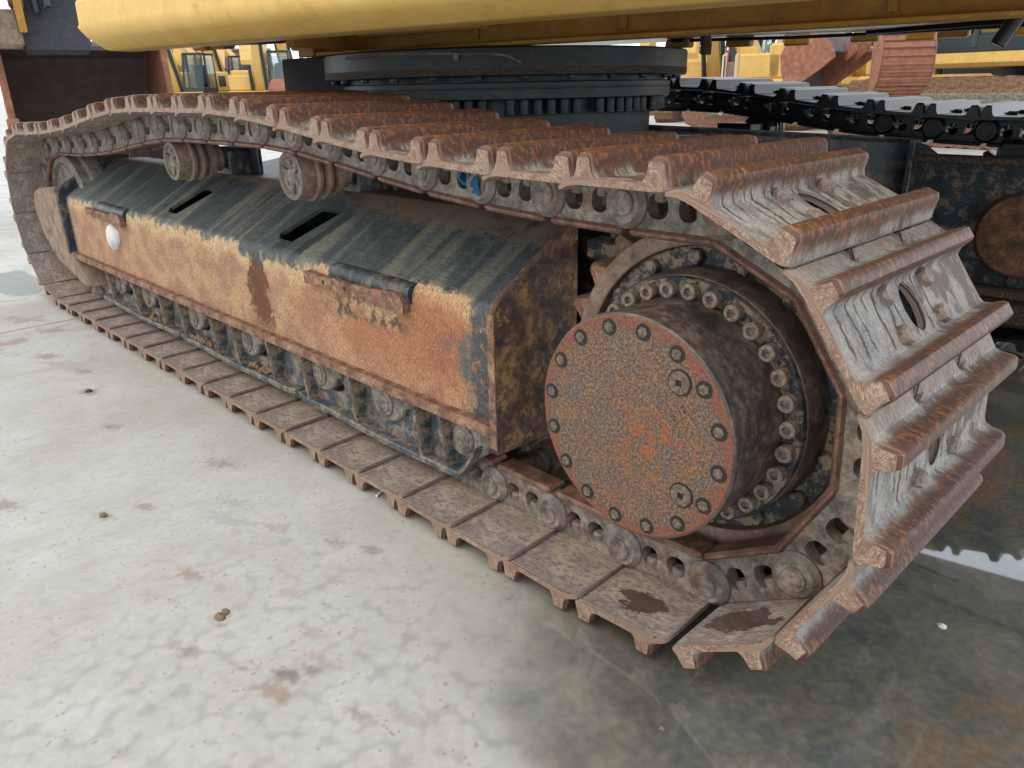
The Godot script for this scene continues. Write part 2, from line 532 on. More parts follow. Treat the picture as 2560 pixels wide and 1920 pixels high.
# a shoe: u across the track (the last tenth is the outer end), v round the profile from the lip over
# both bars (0 .. 0.44 m) and then along the inner side (0.44 .. 0.70 m)
func shoe_material(sd: int, stripes: float, rust: float, wet := 0.0) -> StandardMaterial3D:
	var W := 560
	var H := 300
	var n1 := field(sd, .014, W, H, 1, 1, 5)
	var n2 := field(sd + 1, .08, W, H, 1, 1, 4)
	var n4 := field(sd + 3, .35, W, H, 1, 1, 3)
	var rng := RandomNumberGenerator.new()
	rng.seed = sd
	var cut := PackedFloat32Array()
	cut.resize(W * H)
	for k in 11:
		var c := .07 + k * .055 + rng.randf_range(-.010, .010)
		var wd := rng.randf_range(.003, .006)
		var a0 := rng.randf_range(.118, .140)
		var a1 := rng.randf_range(.24, .285) if rng.randf() < .6 else rng.randf_range(.17, .22)
		for y in H:
			var a := .70 * (y + .5) / H
			if a < a0 or a > a1: continue
			for x in range(maxi(0, int((c - .04) * W * .9)), mini(W, int((c + .04) * W * .9))):
				var i := y * W + x
				var d := absf((x + .5) / W / .9 - c - (n1[i] / 255.0 - .5) * .03 - (n2[i] / 255.0 - .5) * .008)
				cut[i] = maxf(cut[i], smoothstep(wd * 1.4, wd * .9, d) * smoothstep(a0, a0 + .015, a) * smoothstep(a1, a1 - .015, a))
	var alb := PackedByteArray(); alb.resize(W * H * 3)
	var hgt := PackedByteArray(); hgt.resize(W * H)
	var rgh := PackedByteArray(); rgh.resize(W * H)
	for y in H:
		var a := .70 * (y + .5) / H
		# how much of a bar this row is: 0 on the plate, 1 on the crown
		var bar_at := maxf(1.0 - absf(a - .099) / .060, 1.0 - absf(a - .336) / .062)
		for x in W:
			var i := y * W + x
			var u := (x + .5) / W
			var p := n1[i] / 255.0
			var q := n2[i] / 255.0
			var g := n4[i] / 255.0
			var c: Color
			var ro := .62
			if u > .905:
				# the worn outer end, laid flat
				var h := (u - .92) / .07
				c = S(160, 134, 116).lerp(S(140, 106, 88), smoothstep(.35, .7, q)).lerp(S(190, 172, 150), smoothstep(.5, .66, g * .6 + p * .4) * .8)
				c = c.lerp(S(108, 82, 74), smoothstep(.74, .95, h + (q - .5) * .25) * .9)
				c = c * (.72 + .4 * g)
			elif a < .44:
				u /= .9
				# dried mud on the plate
				c = S(156, 151, 144).lerp(S(126, 126, 129), smoothstep(.3, .75, p) * .8).lerp(S(190, 181, 164), smoothstep(.5, .72, q * .4 + g * .6) * .5)
				c = c.lerp(S(92, 70, 58), smoothstep(.35, .75, p + rust * .3 - .12) * rust)
				c = c.lerp(S(80, 65, 55), cut[i] * stripes * .95)
				c = c.lerp(S(100, 86, 74), smoothstep(.48, .60, p + (q - .5) * .15) * smoothstep(.40, .6, u) * .7)
				# the bars: rust brown crowns, mud up the flanks
				var bar := S(92, 60, 46).lerp(S(70, 54, 50), smoothstep(.3, .7, p)).lerp(S(142, 80, 42), smoothstep(.48, .72, q * .6 + p * .4 + rust * .05) * .85)
				bar = bar.lerp(S(150, 122, 102), smoothstep(.58, .72, g * .5 + q * .5) * .45)
				c = c.lerp(bar, smoothstep(.12, .5, bar_at + (q - .5) * .35 + (p - .5) * .25 + rust * .15))
				var e := minf(u, 1 - u)
				c = c.lerp(S(164, 136, 116), smoothstep(.028, .008, e + (q - .5) * .02) * .7)
				if a < .036: c = c.lerp(S(164, 148, 132).lerp(S(126, 108, 96), smoothstep(.4, .7, q)), .75)
				c = c * (.70 + .40 * g + .14 * q)
				ro -= .18 * smoothstep(.5, .9, bar_at)
			else:
				u /= .9
				var s := a - .58
				c = S(152, 139, 133).lerp(S(184, 170, 156), smoothstep(.35, .75, p)).lerp(S(122, 109, 106), smoothstep(.45, .75, q) * .6)
				c = c.lerp(S(176, 152, 122), smoothstep(.1, .32, u + (p - .5) * .2) * .35 * (1 - wet))
				c = c.lerp(S(88, 70, 60), smoothstep(.58, .7, g * .6 + q * .4) * .5)
				c = c.lerp(S(128, 100, 88), smoothstep(.022, .01, minf(u, minf(.117 - s, .14 + s) * 1.3)) * .6)
				c = c * (.74 + .38 * g)
				ro = .84
				if wet > 0:
					var d := pow((u - .13 - wet * .03) / (.06 + wet * .02), 2) + pow((s - .01 + .03 * wet) / (.045 + wet * .035), 2) + (p - .5) * 2.4 + (q - .5) * .7
					var k := smoothstep(1.0, .93, d)
					c = c.lerp(S(86, 73, 66), k)
					ro = lerpf(ro, .10, k)
			put_px(alb, i * 3, c)
			rgh[i] = int(ro * 255)
			hgt[i] = int(255 * clampf(.5 + (g - .5) * .3 + (q - .5) * .4 - cut[i] * stripes * .25, 0, 1))
	var m := StandardMaterial3D.new()
	m.albedo_texture = from_bytes(W, H, alb)
	m.roughness = 1.0
	m.roughness_texture = from_bytes(W, H, rgh, Image.FORMAT_L8)
	m.heightmap_enabled = true
	m.heightmap_texture = from_bytes(W, H, hgt, Image.FORMAT_L8)
	m.heightmap_scale = .022
	return m

func make_materials() -> void:
	var grain := ntex(41, .06, [[0.0, Color.BLACK], [1.0, Color.WHITE]], 4, 256)
	var pits := ntex(42, .03, [[0.0, Color.BLACK], [.45, Color(.6, .6, .6)], [1.0, Color.WHITE]], 5, 512)
	var rustcoat := ntex(43, .010, [[0.0, Color(S(150, 84, 50), .0)], [.5, Color(S(140, 88, 62), .0)], [.75, Color(S(134, 84, 62), .6)], [1.0, Color(S(166, 100, 62), .9)]], 6)
	var chips := ntex(45, .010, [[0.0, Color(S(130, 112, 96), 0)], [.56, Color(S(130, 112, 96), 0)], [.66, Color(S(136, 116, 98), .6)], [1.0, Color(S(150, 114, 86), .9)]], 6)
	M.link = tri_mat(ntex(46, .010, [[0.0, S(54, 51, 49)], [.4, S(98, 92, 87)], [.55, S(120, 113, 106)], [.72, S(146, 136, 124)], [1.0, S(172, 158, 140)]], 6), .45, .6, ntex(78, .01, [[0.0, Color(S(150, 104, 80), 0)], [.58, Color(S(140, 94, 72), 0)], [.72, Color(S(132, 84, 62), .6)], [1.0, Color(S(150, 90, 60), .8)]], 6), .5, grain, .1)
	M.rail = tri_mat(ntex(47, .010, [[0.0, S(64, 46, 40)], [.42, S(104, 74, 62)], [.6, S(128, 94, 78)], [1.0, S(160, 128, 108)]], 6), .4, .5, null, 1.0, grain, .06)
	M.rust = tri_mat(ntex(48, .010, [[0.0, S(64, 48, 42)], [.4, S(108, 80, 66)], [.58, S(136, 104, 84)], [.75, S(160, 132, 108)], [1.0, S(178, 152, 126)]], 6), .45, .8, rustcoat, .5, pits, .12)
	M.paint = tri_mat(ntex(49, .010, [[0.0, S(20, 28, 33)], [.5, S(38, 50, 58)], [1.0, S(64, 78, 84)]], 6), .6, .42, chips, .6, grain, .06)
	M.paint_dusty = tri_mat(ntex(50, .010, [[0.0, S(38, 49, 55)], [.5, S(68, 82, 90)], [1.0, S(112, 120, 122)]], 6), .5, .5, ntex(44, .010, [[0.0, Color(S(150, 130, 110), 0)], [.46, Color(S(150, 130, 110), .05)], [.62, Color(S(152, 134, 114), .7)], [1.0, Color(S(176, 158, 134), .9)]], 6), .55, grain, .08)
	M.paint_muddy = tri_mat(ntex(51, .010, [[0.0, S(18, 25, 30)], [.5, S(38, 50, 58)], [1.0, S(66, 80, 86)]], 6), .5, .5, ntex(52, .010, [[0.0, Color(S(140, 122, 102), 0)], [.47, Color(S(132, 114, 96), 0)], [.56, Color(S(140, 122, 102), .7)], [.7, Color(S(158, 138, 114), .9)], [1.0, Color(S(130, 106, 84), .95)]], 6), .5, pits, .1)
	M.brown = tri_mat(ntex(53, .010, [[0.0, S(76, 64, 56)], [.42, S(126, 106, 92)], [.58, S(150, 128, 112)], [1.0, S(176, 154, 132)]], 6), .55, .75, chips, .6, grain, .08)
	M.grey_steel = tri_mat(ntex(54, .010, [[0.0, S(58, 54, 50)], [.42, S(104, 98, 90)], [.58, S(132, 126, 116)], [1.0, S(170, 160, 146)]], 6), .4, .7, null, 1.0, grain, .08)
	M.drum = tri_mat(ntex(55, .009, [[0.0, S(40, 37, 38)], [.4, S(76, 67, 63)], [.55, S(100, 88, 80)], [.7, S(138, 120, 104)], [1.0, S(168, 148, 126)]], 6), .55, .5, ntex(56, .008, [[0.0, Color(S(26, 34, 38), 0)], [.58, Color(S(26, 34, 38), 0)], [.72, Color(S(34, 42, 46), .6)], [1.0, Color(S(40, 48, 52), .8)]], 6), .7, grain, .06)
	M.bolt = tri_mat(ntex(57, .03, [[0.0, S(84, 74, 70)], [.5, S(134, 120, 110)], [1.0, S(188, 166, 142)]], 3, 256), .12, .6, null, 1.0, grain, .06)
	M.near_black = plain(S(34, 34, 34), .35)
	M.black = tri_mat(ntex(58, .02, [[0.0, S(18, 20, 22)], [.5, S(30, 33, 36)], [1.0, S(48, 50, 52)]]), .4, .28, null, 1.0, grain, .04)  # far track only: its backlit darkness is put into the colour
	M.ring = tri_mat(ntex(59, .010, [[0.0, S(14, 22, 27)], [.5, S(30, 41, 48)], [1.0, S(54, 66, 72)]], 6), .7, .45, ntex(81, .010, [[0.0, Color(S(92, 82, 70), 0)], [.6, Color(S(92, 82, 70), 0)], [.75, Color(S(92, 82, 70), .35)], [1.0, Color(S(120, 106, 88), .6)]], 6), .8, grain, .05)
	M.grime = tri_mat(ntex(60, .03, [[0.0, S(24, 24, 24)], [.45, S(52, 44, 40)], [.6, S(92, 76, 62)], [1.0, S(118, 98, 76)]]), .25, .8)
	M.yellow = tri_mat(ntex(61, .006, [[0.0, S(214, 172, 92)], [.5, S(228, 188, 106)], [1.0, S(234, 200, 128)]]), 1.2, .42, ntex(62, .01, [[0.0, Color(S(120, 84, 40), 0)], [.68, Color(S(120, 84, 40), 0)], [.85, Color(S(150, 112, 62), .3)], [1.0, Color(S(150, 120, 84), .4)]]), 1.6)
	M.yellow_shaded_dirty = tri_mat(ntex(63, .01, [[0.0, S(150, 106, 40)], [.5, S(186, 136, 54)], [1.0, S(206, 160, 78)]]), .9, .6, ntex(64, .012, [[0.0, Color(S(110, 84, 52), 0)], [.52, Color(S(110, 84, 52), 0)], [.8, Color(S(128, 104, 74), .6)], [1.0, Color(S(140, 116, 86), .8)]], 7), .8)  # body yellow with the underside shade put into its base, dirt over it
	M.belly = tri_mat(ntex(65, .012, [[0.0, S(150, 146, 136)], [.5, S(178, 172, 160)], [1.0, S(200, 196, 186)]]), .8, .22, ntex(66, .02, [[0.0, Color(S(120, 100, 70), 0)], [.58, Color(S(120, 100, 70), 0)], [.66, Color(S(110, 96, 76), .6)], [1.0, Color(S(96, 84, 70), .8)]]), .7)
	M.bucket = tri_mat(ntex(67, .010, [[0.0, S(96, 62, 50)], [.5, S(150, 98, 76)], [1.0, S(184, 136, 106)]], 6), .9, .75, rustcoat, .9)
	M.bucket_in = tri_mat(ntex(68, .01, [[0.0, S(74, 66, 68)], [.5, S(100, 88, 86)], [1.0, S(128, 110, 102)]]), .9, .8)
	M.glass = plain(Color(.32, .46, .5, .22), .03)
	M.glass.transparency = BaseMaterial3D.TRANSPARENCY_ALPHA
	M.cab_dark = plain(S(44, 56, 62), .35)
	M.white = tri_mat(ntex(69, .05, [[0.0, S(206, 206, 204)], [1.0, S(242, 242, 240)]], 4, 256), .15, .9, null, 1.0, grain, .3)
	M.rag = tri_mat(ntex(70, .04, [[0.0, S(28, 74, 112)], [1.0, S(62, 122, 168)]], 4, 256), .1, .95)
	M.soil = tri_mat(ntex(71, .05, [[0.0, S(92, 76, 60)], [.5, S(130, 108, 84)], [1.0, S(168, 146, 116)]], 4, 256), .12, .95)
	M.paper = plain(S(228, 224, 208), .9)
	M.red = plain(S(204, 54, 84), .5)
	M.maroon = plain(S(130, 92, 110), .7)
	M.pale_steel = plain(S(206, 190, 166), .7)
	M.leaves = tri_mat(ntex(72, .05, [[0.0, S(52, 82, 52)], [1.0, S(110, 140, 96)]], 3, 128), .5, .8)
	M.fold_highlight = tri_mat(ntex(79, .015, [[0.0, S(58, 74, 86)], [.5, S(82, 102, 114)], [1.0, S(112, 130, 140)]], 7), .4, .4, null, 1.0, grain, .06)  # lighter paint with the highlight of the frame's fold in its colour
	M.shaded_block = tri_mat(ntex(80, .015, [[0.0, S(44, 48, 56)], [.5, S(64, 66, 74)], [1.0, S(92, 84, 82)]], 6), .6, .6)
	M.rib = tri_mat(ntex(82, .010, [[0.0, S(34, 46, 52)], [.42, S(64, 74, 78)], [.55, S(120, 106, 92)], [.7, S(146, 126, 106)], [1.0, S(168, 146, 122)]], 6), .4, .7)
	M.boss = tri_mat(ntex(83, .010, [[0.0, S(52, 44, 38)], [.45, S(92, 70, 54)], [.6, S(122, 84, 58)], [1.0, S(168, 116, 76)]], 6), .5, .8)
	M.bolt_dark = tri_mat(ntex(84, .03, [[0.0, S(60, 52, 48)], [.5, S(100, 86, 76)], [1.0, S(150, 128, 106)]], 3, 256), .12, .6)
	M.cover_plain = tri_mat(ntex(73, .03, [[0.0, S(104, 88, 80)], [.5, S(130, 108, 92)], [1.0, S(160, 126, 98)]], 4, 256), .2, .82)
	M.rust_paint = tri_mat(ntex(74, .010, [[0.0, S(56, 44, 40)], [.42, S(100, 78, 66)], [.56, S(124, 94, 70)], [.7, S(160, 122, 78)], [1.0, S(188, 150, 100)]], 6), .55, .75, ntex(75, .008, [[0.0, Color(S(34, 42, 46), 0)], [.52, Color(S(34, 42, 46), 0.05)], [.66, Color(S(40, 48, 52), .75)], [1.0, Color(S(54, 62, 66), .9)]], 6), .7, grain, .08)
	M.grease_rough = tri_mat(ntex(76, .03, [[0.0, S(26, 26, 30)], [1.0, S(52, 50, 54)]], 4, 256), .3, .85, null, 1.0, grain, .3)
	M.shoe_a = shoe_material(101, 1.0, .15)
	M.shoe_b = shoe_material(111, .9, .3)
	M.shoe_top = shoe_material(121, .7, .75)
	M.shoe_top2 = shoe_material(131, .5, .9)
	M.sole = shoe_material(141, .4, .5)
	M.sole2 = shoe_material(151, .4, .6)
	M.sole_wet = shoe_material(161, .6, .3, 1.0)
	M.sole_wet2 = shoe_material(171, .6, .3, .4)
	M.frame = frame_material()
	M.cover = cover_material()

# ---------------------------------------------------------------- crawler tracks
func track_pins(lift: float, first: float) -> PackedVector2Array:
	var best := PackedVector2Array()
	var miss := 1e9
	for trial in 61:
		var xi := -3.99 + trial * 0.004
		var path := PackedVector2Array()
		path.append(Vector2(0.05, 0.110))
		for i in 20: path.append(Vector2(lerpf(0.0, xi + .1, (i + 1) / 20.0), 0.110))
		for i in 31:
			var a := deg_to_rad(-90 - 6 * i)
			path.append(Vector2(xi, 0.505) + Vector2(cos(a), sin(a)) * 0.392)
		for p in [[-3.55, .902], [-3.3, .913], [-2.95, .942], [-2.62, .985], [-2.36, 1.012], [-2.2, 1.019], [-1.85, 1.021], [-1.5, 1.021], [-1.30, 1.014], [-1.06, .989], [-.84, .962], [-.63, .938], [-.41, .921], [-.19, .911], [.02, .908], [.10, .910], [.22, .912]]:
			path.append(Vector2(p[0], p[1] + lift * clampf(1.0 - absf(p[0] + 1.6) / 2.2, .25, 1.0)))
		var pins := PackedVector2Array()
		for k in 6:
			var a := deg_to_rad(first - TURN * k)
			pins.append(AXIS + Vector2(cos(a), sin(a)) * RPIN)
		var seg := 0
		var at := pins[5]
		while true:
			var hit := false
			while seg < path.size() - 1:
				var q := path[seg + 1]
				if at.distance_to(q) > PITCH and q.x - path[seg].x < 10:
					var a0 := 0.0
					var a1 := 1.0
					for it in 24:
						var mid := (a0 + a1) * .5
						if at.distance_to(path[seg].lerp(q, mid)) > PITCH: a1 = mid
						else: a0 = mid
					at = path[seg].lerp(q, a1)
					hit = true
					break
				seg += 1
			if not hit: break
			pins.append(at)
			if at.distance_to(pins[0]) < PITCH * 1.5: break
		var e := absf(pins[pins.size() - 1].distance_to(pins[0]) - PITCH)
		if e < miss:
			miss = e
			best = pins
	return best

func shoe_mesh() -> ArrayMesh:
	var m := MB.new()
	var zs := [-.295, -.289, -.278, -.25]
	for i in 7: zs.append(-.128 + i * .008)
	for i in 15: zs.append(-.034 + i * .068 / 14.0)
	for i in 7: zs.append(.080 + i * .008)
	zs.append_array([.25, .278, .289, .295])
	var ra := []
	var rb := []
	for z in zs:
		var h := .045 * sqrt(maxf(0, 1 - pow(z / .034, 2)))
		var cut := .036 * sqrt(maxf(0, 1 - pow((absf(z) - .104) / .0245, 2)))
		var e := .295 - absf(z)
		var top := .110 - (.011 if e < .001 else .004 if e < .007 else .001 if e < .02 else 0.0)
		var shy := .005 if e < .001 else .001 if e < .007 else 0.0
		var left := [[-.136, .036], [-.118, .044], [-.09, .048], [-h, .048], [-h, .064], [-.0465, .0643], [-.0505, .067], [-.0565, .076], [-.0615, .099], [-.066, .107], [-.077, .110], [-.087, .108], [-.0925, .100], [-.0965, .076], [-.102, .065], [-.113, .060], [-.129, .052], [-.138, .043]]
		var right := [[h, .048], [.085, .048], [.100, .049], [.112, .056], [.113, .061], [.1085, .074], [.104, .098], [.098, .107], [.087, .110], [.075, .108], [.0695, .101], [.0645, .078], [.057, .067], [.0465, .0643], [h, .064]]
		var a := PackedVector3Array()
		for p in left:
			var s: float = maxf(p[0], -.138 + cut)
			a.append(Vector3(s + (shy if p[0] < -.08 else 0.0), minf(p[1], top) + (shy * .6 if p[1] < .05 else 0.0), z))
		var b := PackedVector3Array()
		for p in right:
			b.append(Vector3(p[0] - (shy if p[0] > .09 else 0.0), minf(p[1], top) + (shy * .6 if p[1] < .05 else 0.0), z))
		ra.append(a)
		rb.append(b)
	m.loft(ra)
	m.loft(rb)
	m.uvf = func(p: Vector3) -> Vector2:
		var s := p.x
		var n := p.y
		var a := 0.0
		if n < .0505 + maxf(0, (s - .1) * .6) and (s > -.119 or n < .0445): a = .44 + s + .14
		elif s < -.0945: a = s + .14 + maxf(0, n - .062) * .9
		elif s < -.078: a = .087 - (.108 - n) * .95 + (s + .0945) * .8
		elif s < -.0615: a = .099 + (s + .078) * .8 + maxf(0, .107 - n)
		elif s < -.049: a = .116 + (.107 - n) + (s + .0615) * .3
		elif s < .057: a = .157 + (s + .049) * 1.113
		elif s < .0705: a = .275 + (n - .066) + (s - .057) * .3
		elif s < .087: a = .321 + (s - .0705) + (n - .108)
		elif s < .099: a = .338 + (s - .087) + (.110 - n)
		else: a = .353 + (.107 - n) * .95 + maxf(0, s - .104) * .5
		return Vector2((.295 - p.z) / .59 * .9 if absf(p.z) < .2949 else .925 + clampf((n - .036) / .075, 0, 1) * .06, a / .70)
	return m.mesh(34)

func hex_mesh(r: float, h: float, n := 6, crown := 0.25) -> ArrayMesh:
	var m := MB.new()
	var rings := []
	for s in [[0.0, 1.0], [h * (1 - crown), 1.0], [h, .84]]:
		var q := PackedVector3Array()
		for i in n: q.append(Vector3(cos(TAU * i / n) * r * s[1], sin(TAU * i / n) * r * s[1], s[0]))
		rings.append(q)
	m.loft(rings)
	return m.mesh(20)

func socket_mesh(r: float, h: float) -> ArrayMesh:
	var m := MB.new()
	var rings := []
	for s in [[r * .97, 0.0, 0], [r, .001, 0], [r, h - .002, 0], [r - .002, h, 0], [r * .58, h, 1], [r * .56, h - .010, 1]]:
		var q := PackedVector3Array()
		for i in 24:
			var a := TAU * i / 24.0
			var k := 1.0
			if s[2] == 1: k = cos(PI / 6) / cos(fposmod(a, PI / 3) - PI / 6)
			q.append(Vector3(cos(a) * s[0] * k, sin(a) * s[0] * k, s[1]))
		rings.append(q)
	m.loft(rings)
	return m.mesh(30)

func link_mesh() -> ArrayMesh:
	var m := MB.new()
	var a := PackedFloat32Array()
	for i in 41: a.append(-.1455 + i * .007425)
	for i in 9:
		a.append(-.036 - .0245 * cos(PI * i / 8.0))
		a.append(.034 - .022 * cos(PI * i / 8.0))
	a.sort()
	var lo := func(x: float) -> float:
		if x > .092: return -sqrt(maxf(0, .052 * .052 - (x - .100) * (x - .100)))
		if x < -.100: return -sqrt(maxf(0, .0385 * .0385 - (x + .108) * (x + .108))) if x < -.116 else lerpf(-.054, -.038, (-.100 - x) / .016)
		return -.054
	var hi := func(x: float) -> float:
		if x > .100: return .046 * sqrt(maxf(0, 1 - pow((x - .100) / .052, 2)))
		if x < -.092: return sqrt(maxf(0, .0385 * .0385 - (x + .108) * (x + .108))) if x < -.105 else lerpf(.046, .038, (-.092 - x) / .013)
		return .046
	var ell := func(x: float, c: float, w: float, h: float) -> float: return .9 * h * pow(maxf(0, 1 - pow(absf((x - c) / w), 2.6)), .42)
	var holes := [
		[-.0605, -.0115, func(x): return -.004 - ell.call(x, -.036, .0245, .027), func(x): return -.004 + ell.call(x, -.036, .0245, .029)],
		[.012, .056, func(x): return -.004 - ell.call(x, .034, .022, .027), func(x): return -.004 + ell.call(x, .034, .022, .029)]]
	for side in [1, -1]:
		var k := MB.new()
		k.holed(Transform3D(Basis(), Vector3(0, 0, .116)), a, lo, hi, holes, .034)
		k.cyl(Vector3(.106, -.002, .085), Vector3(.106, -.002, .134), .051, 24, .012)
		k.cyl(Vector3(.108, 0, .134), Vector3(.108, 0, .1375), .026, 20, .002)
		k.cyl(Vector3(-.108, 0, .055), Vector3(-.108, 0, .116), .0375, 18, .005)
		for s in [-.036, .034]: k.cyl(Vector3(s, .047, .100), Vector3(s, .004, .100), .0165, 10, .004)
		if side == 1: m.v.append_array(k.v)
		else:
			for i in range(0, k.v.size(), 3):
				for j in [0, 2, 1]: m.v.append(k.v[i + j] * Vector3(1, 1, -1))
	m.cyl(Vector3(-.108, 0, -.06), Vector3(-.108, 0, .06), .031, 14)
	return m.mesh(34)

func rail_mesh(side: int) -> ArrayMesh:
	var m := MB.new()
	m.box(Vector3(-.004, -.058, .090 * side), Vector3(.196, .017, .066), .006)
	return m.mesh(20)

func frame_at(a: Vector2, b: Vector2, z: float) -> Transform3D:
	var d := (b - a).normalized()
	var c := (a + b) * .5
	return Transform3D(Basis(Vector3(d.x, d.y, 0), Vector3(-d.y, d.x, 0), Vector3(0, 0, 1)), Vector3(c.x, c.y, z))

func crawler(parent: Node3D, shoe: ArrayMesh, link: ArrayMesh, rail_out: ArrayMesh, rail_in: ArrayMesh, hexm: ArrayMesh, pins: PackedVector2Array, z: float, near: bool) -> void:
	var n := pins.size()
	var rng := RandomNumberGenerator.new()
	rng.seed = 7
	for k in n:
		var t := frame_at(pins[k], pins[(k + 1) % n], z)
		var up := t.basis.y.y
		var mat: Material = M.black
		var c := t.origin
		if near:
			if up < -.75 or c.x < -3.85:
				mat = M.sole if k % 2 else M.sole2
				if k == 4: mat = M.sole_wet
				if k == 5: mat = M.sole_wet2
			elif k < 5: mat = M.shoe_a if k % 2 else M.shoe_b
			else: mat = M.shoe_top if k % 3 else M.shoe_top2
			t.basis = t.basis * Basis(Vector3(0, 0, 1), rng.randf_range(-.012, .012))
			t.origin.z += rng.randf_range(-.004, .004)
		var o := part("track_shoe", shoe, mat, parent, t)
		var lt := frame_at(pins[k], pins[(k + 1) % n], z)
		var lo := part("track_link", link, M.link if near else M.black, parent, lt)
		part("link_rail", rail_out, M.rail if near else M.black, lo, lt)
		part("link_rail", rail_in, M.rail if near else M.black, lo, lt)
		if (near and (k < 5 or k > n - 7)) or (not near and c.x > -1.6 and up > .8):
			for s in [-.036, .036]:
				for w in [-.086, .086]:
					var b := t * Transform3D(Basis(Vector3(1, 0, 0), -PI / 2), Vector3(s, .062, w))
					part("shoe_bolt", hexm, M.bolt if near else M.black, o, b)

# ---------------------------------------------------------------- wheels of the track
func carrier_roller(parent: Node3D, x: float, y: float, z: float, mat: Material, face: Material) -> void:
	var m := MB.new()
	m.lathe(PackedVector2Array([Vector2(0, -.20), Vector2(.055, -.20), Vector2(.055, -.165), Vector2(.078, -.16), Vector2(.080, -.155), Vector2(.080, -.135), Vector2(.055, -.130), Vector2(.055, -.115), Vector2(.084, -.110), Vector2(.086, -.10), Vector2(.078, -.092), Vector2(.060, -.085), Vector2(.060, -.075), Vector2(.086, -.070), Vector2(.088, -.058), Vector2(.080, -.050), Vector2(.079, -.004), Vector2(.076, 0), Vector2(.062, .002), Vector2(.058, -.010), Vector2(0, -.010)]), Vector3(x, y, z), Vector3(0, 0, 1), 40)
	var o := part("carrier_roller", m, mat, parent)
	var c := MB.new()
	c.lathe(PackedVector2Array([Vector2(.060, -.012), Vector2(.0775, -.002), Vector2(.0775, .002), Vector2(.063, .004), Vector2(.060, -.006), Vector2(.03, -.008), Vector2(.024, .0), Vector2(0, .0)]), Vector3(x, y, z), Vector3(0, 0, 1), 36)
	for k in 3:
		var a := TAU * k / 3.0 + .6
		var e := Vector3(cos(a), sin(a), 0)
		c.box(Vector3(x, y, z - .002) + e * .04, Vector3(.014, .034, .012), .003, Basis(Vector3(0, 0, 1), a - PI / 2))
	var h := part("roller_cap", c, face, o)
	var hx := hex_mesh(.009, .008)
	for k in 3:
		var a := TAU * k / 3.0 + .6 + PI / 3
		part("cap_bolt", hx, face, o, Transform3D(Basis(), Vector3(x + cos(a) * .042, y + sin(a) * .042, z - .008)))
	h.set_meta("label", "round muddy end cap of the roller")

func toothed(n: int, root: float, tip: float) -> PackedVector2Array:
	var r := PackedVector2Array()
	for i in n:
		for s in [[-.5, root], [-.30, root + .003], [-.20, root + .016], [-.10, tip - .002], [0.0, tip], [.10, tip - .002], [.20, root + .016], [.30, root + .003]]:
			var a: float = TAU * (i + s[0]) / n + .05
			r.append(Vector2(cos(a), sin(a)) * float(s[1]))
	return r

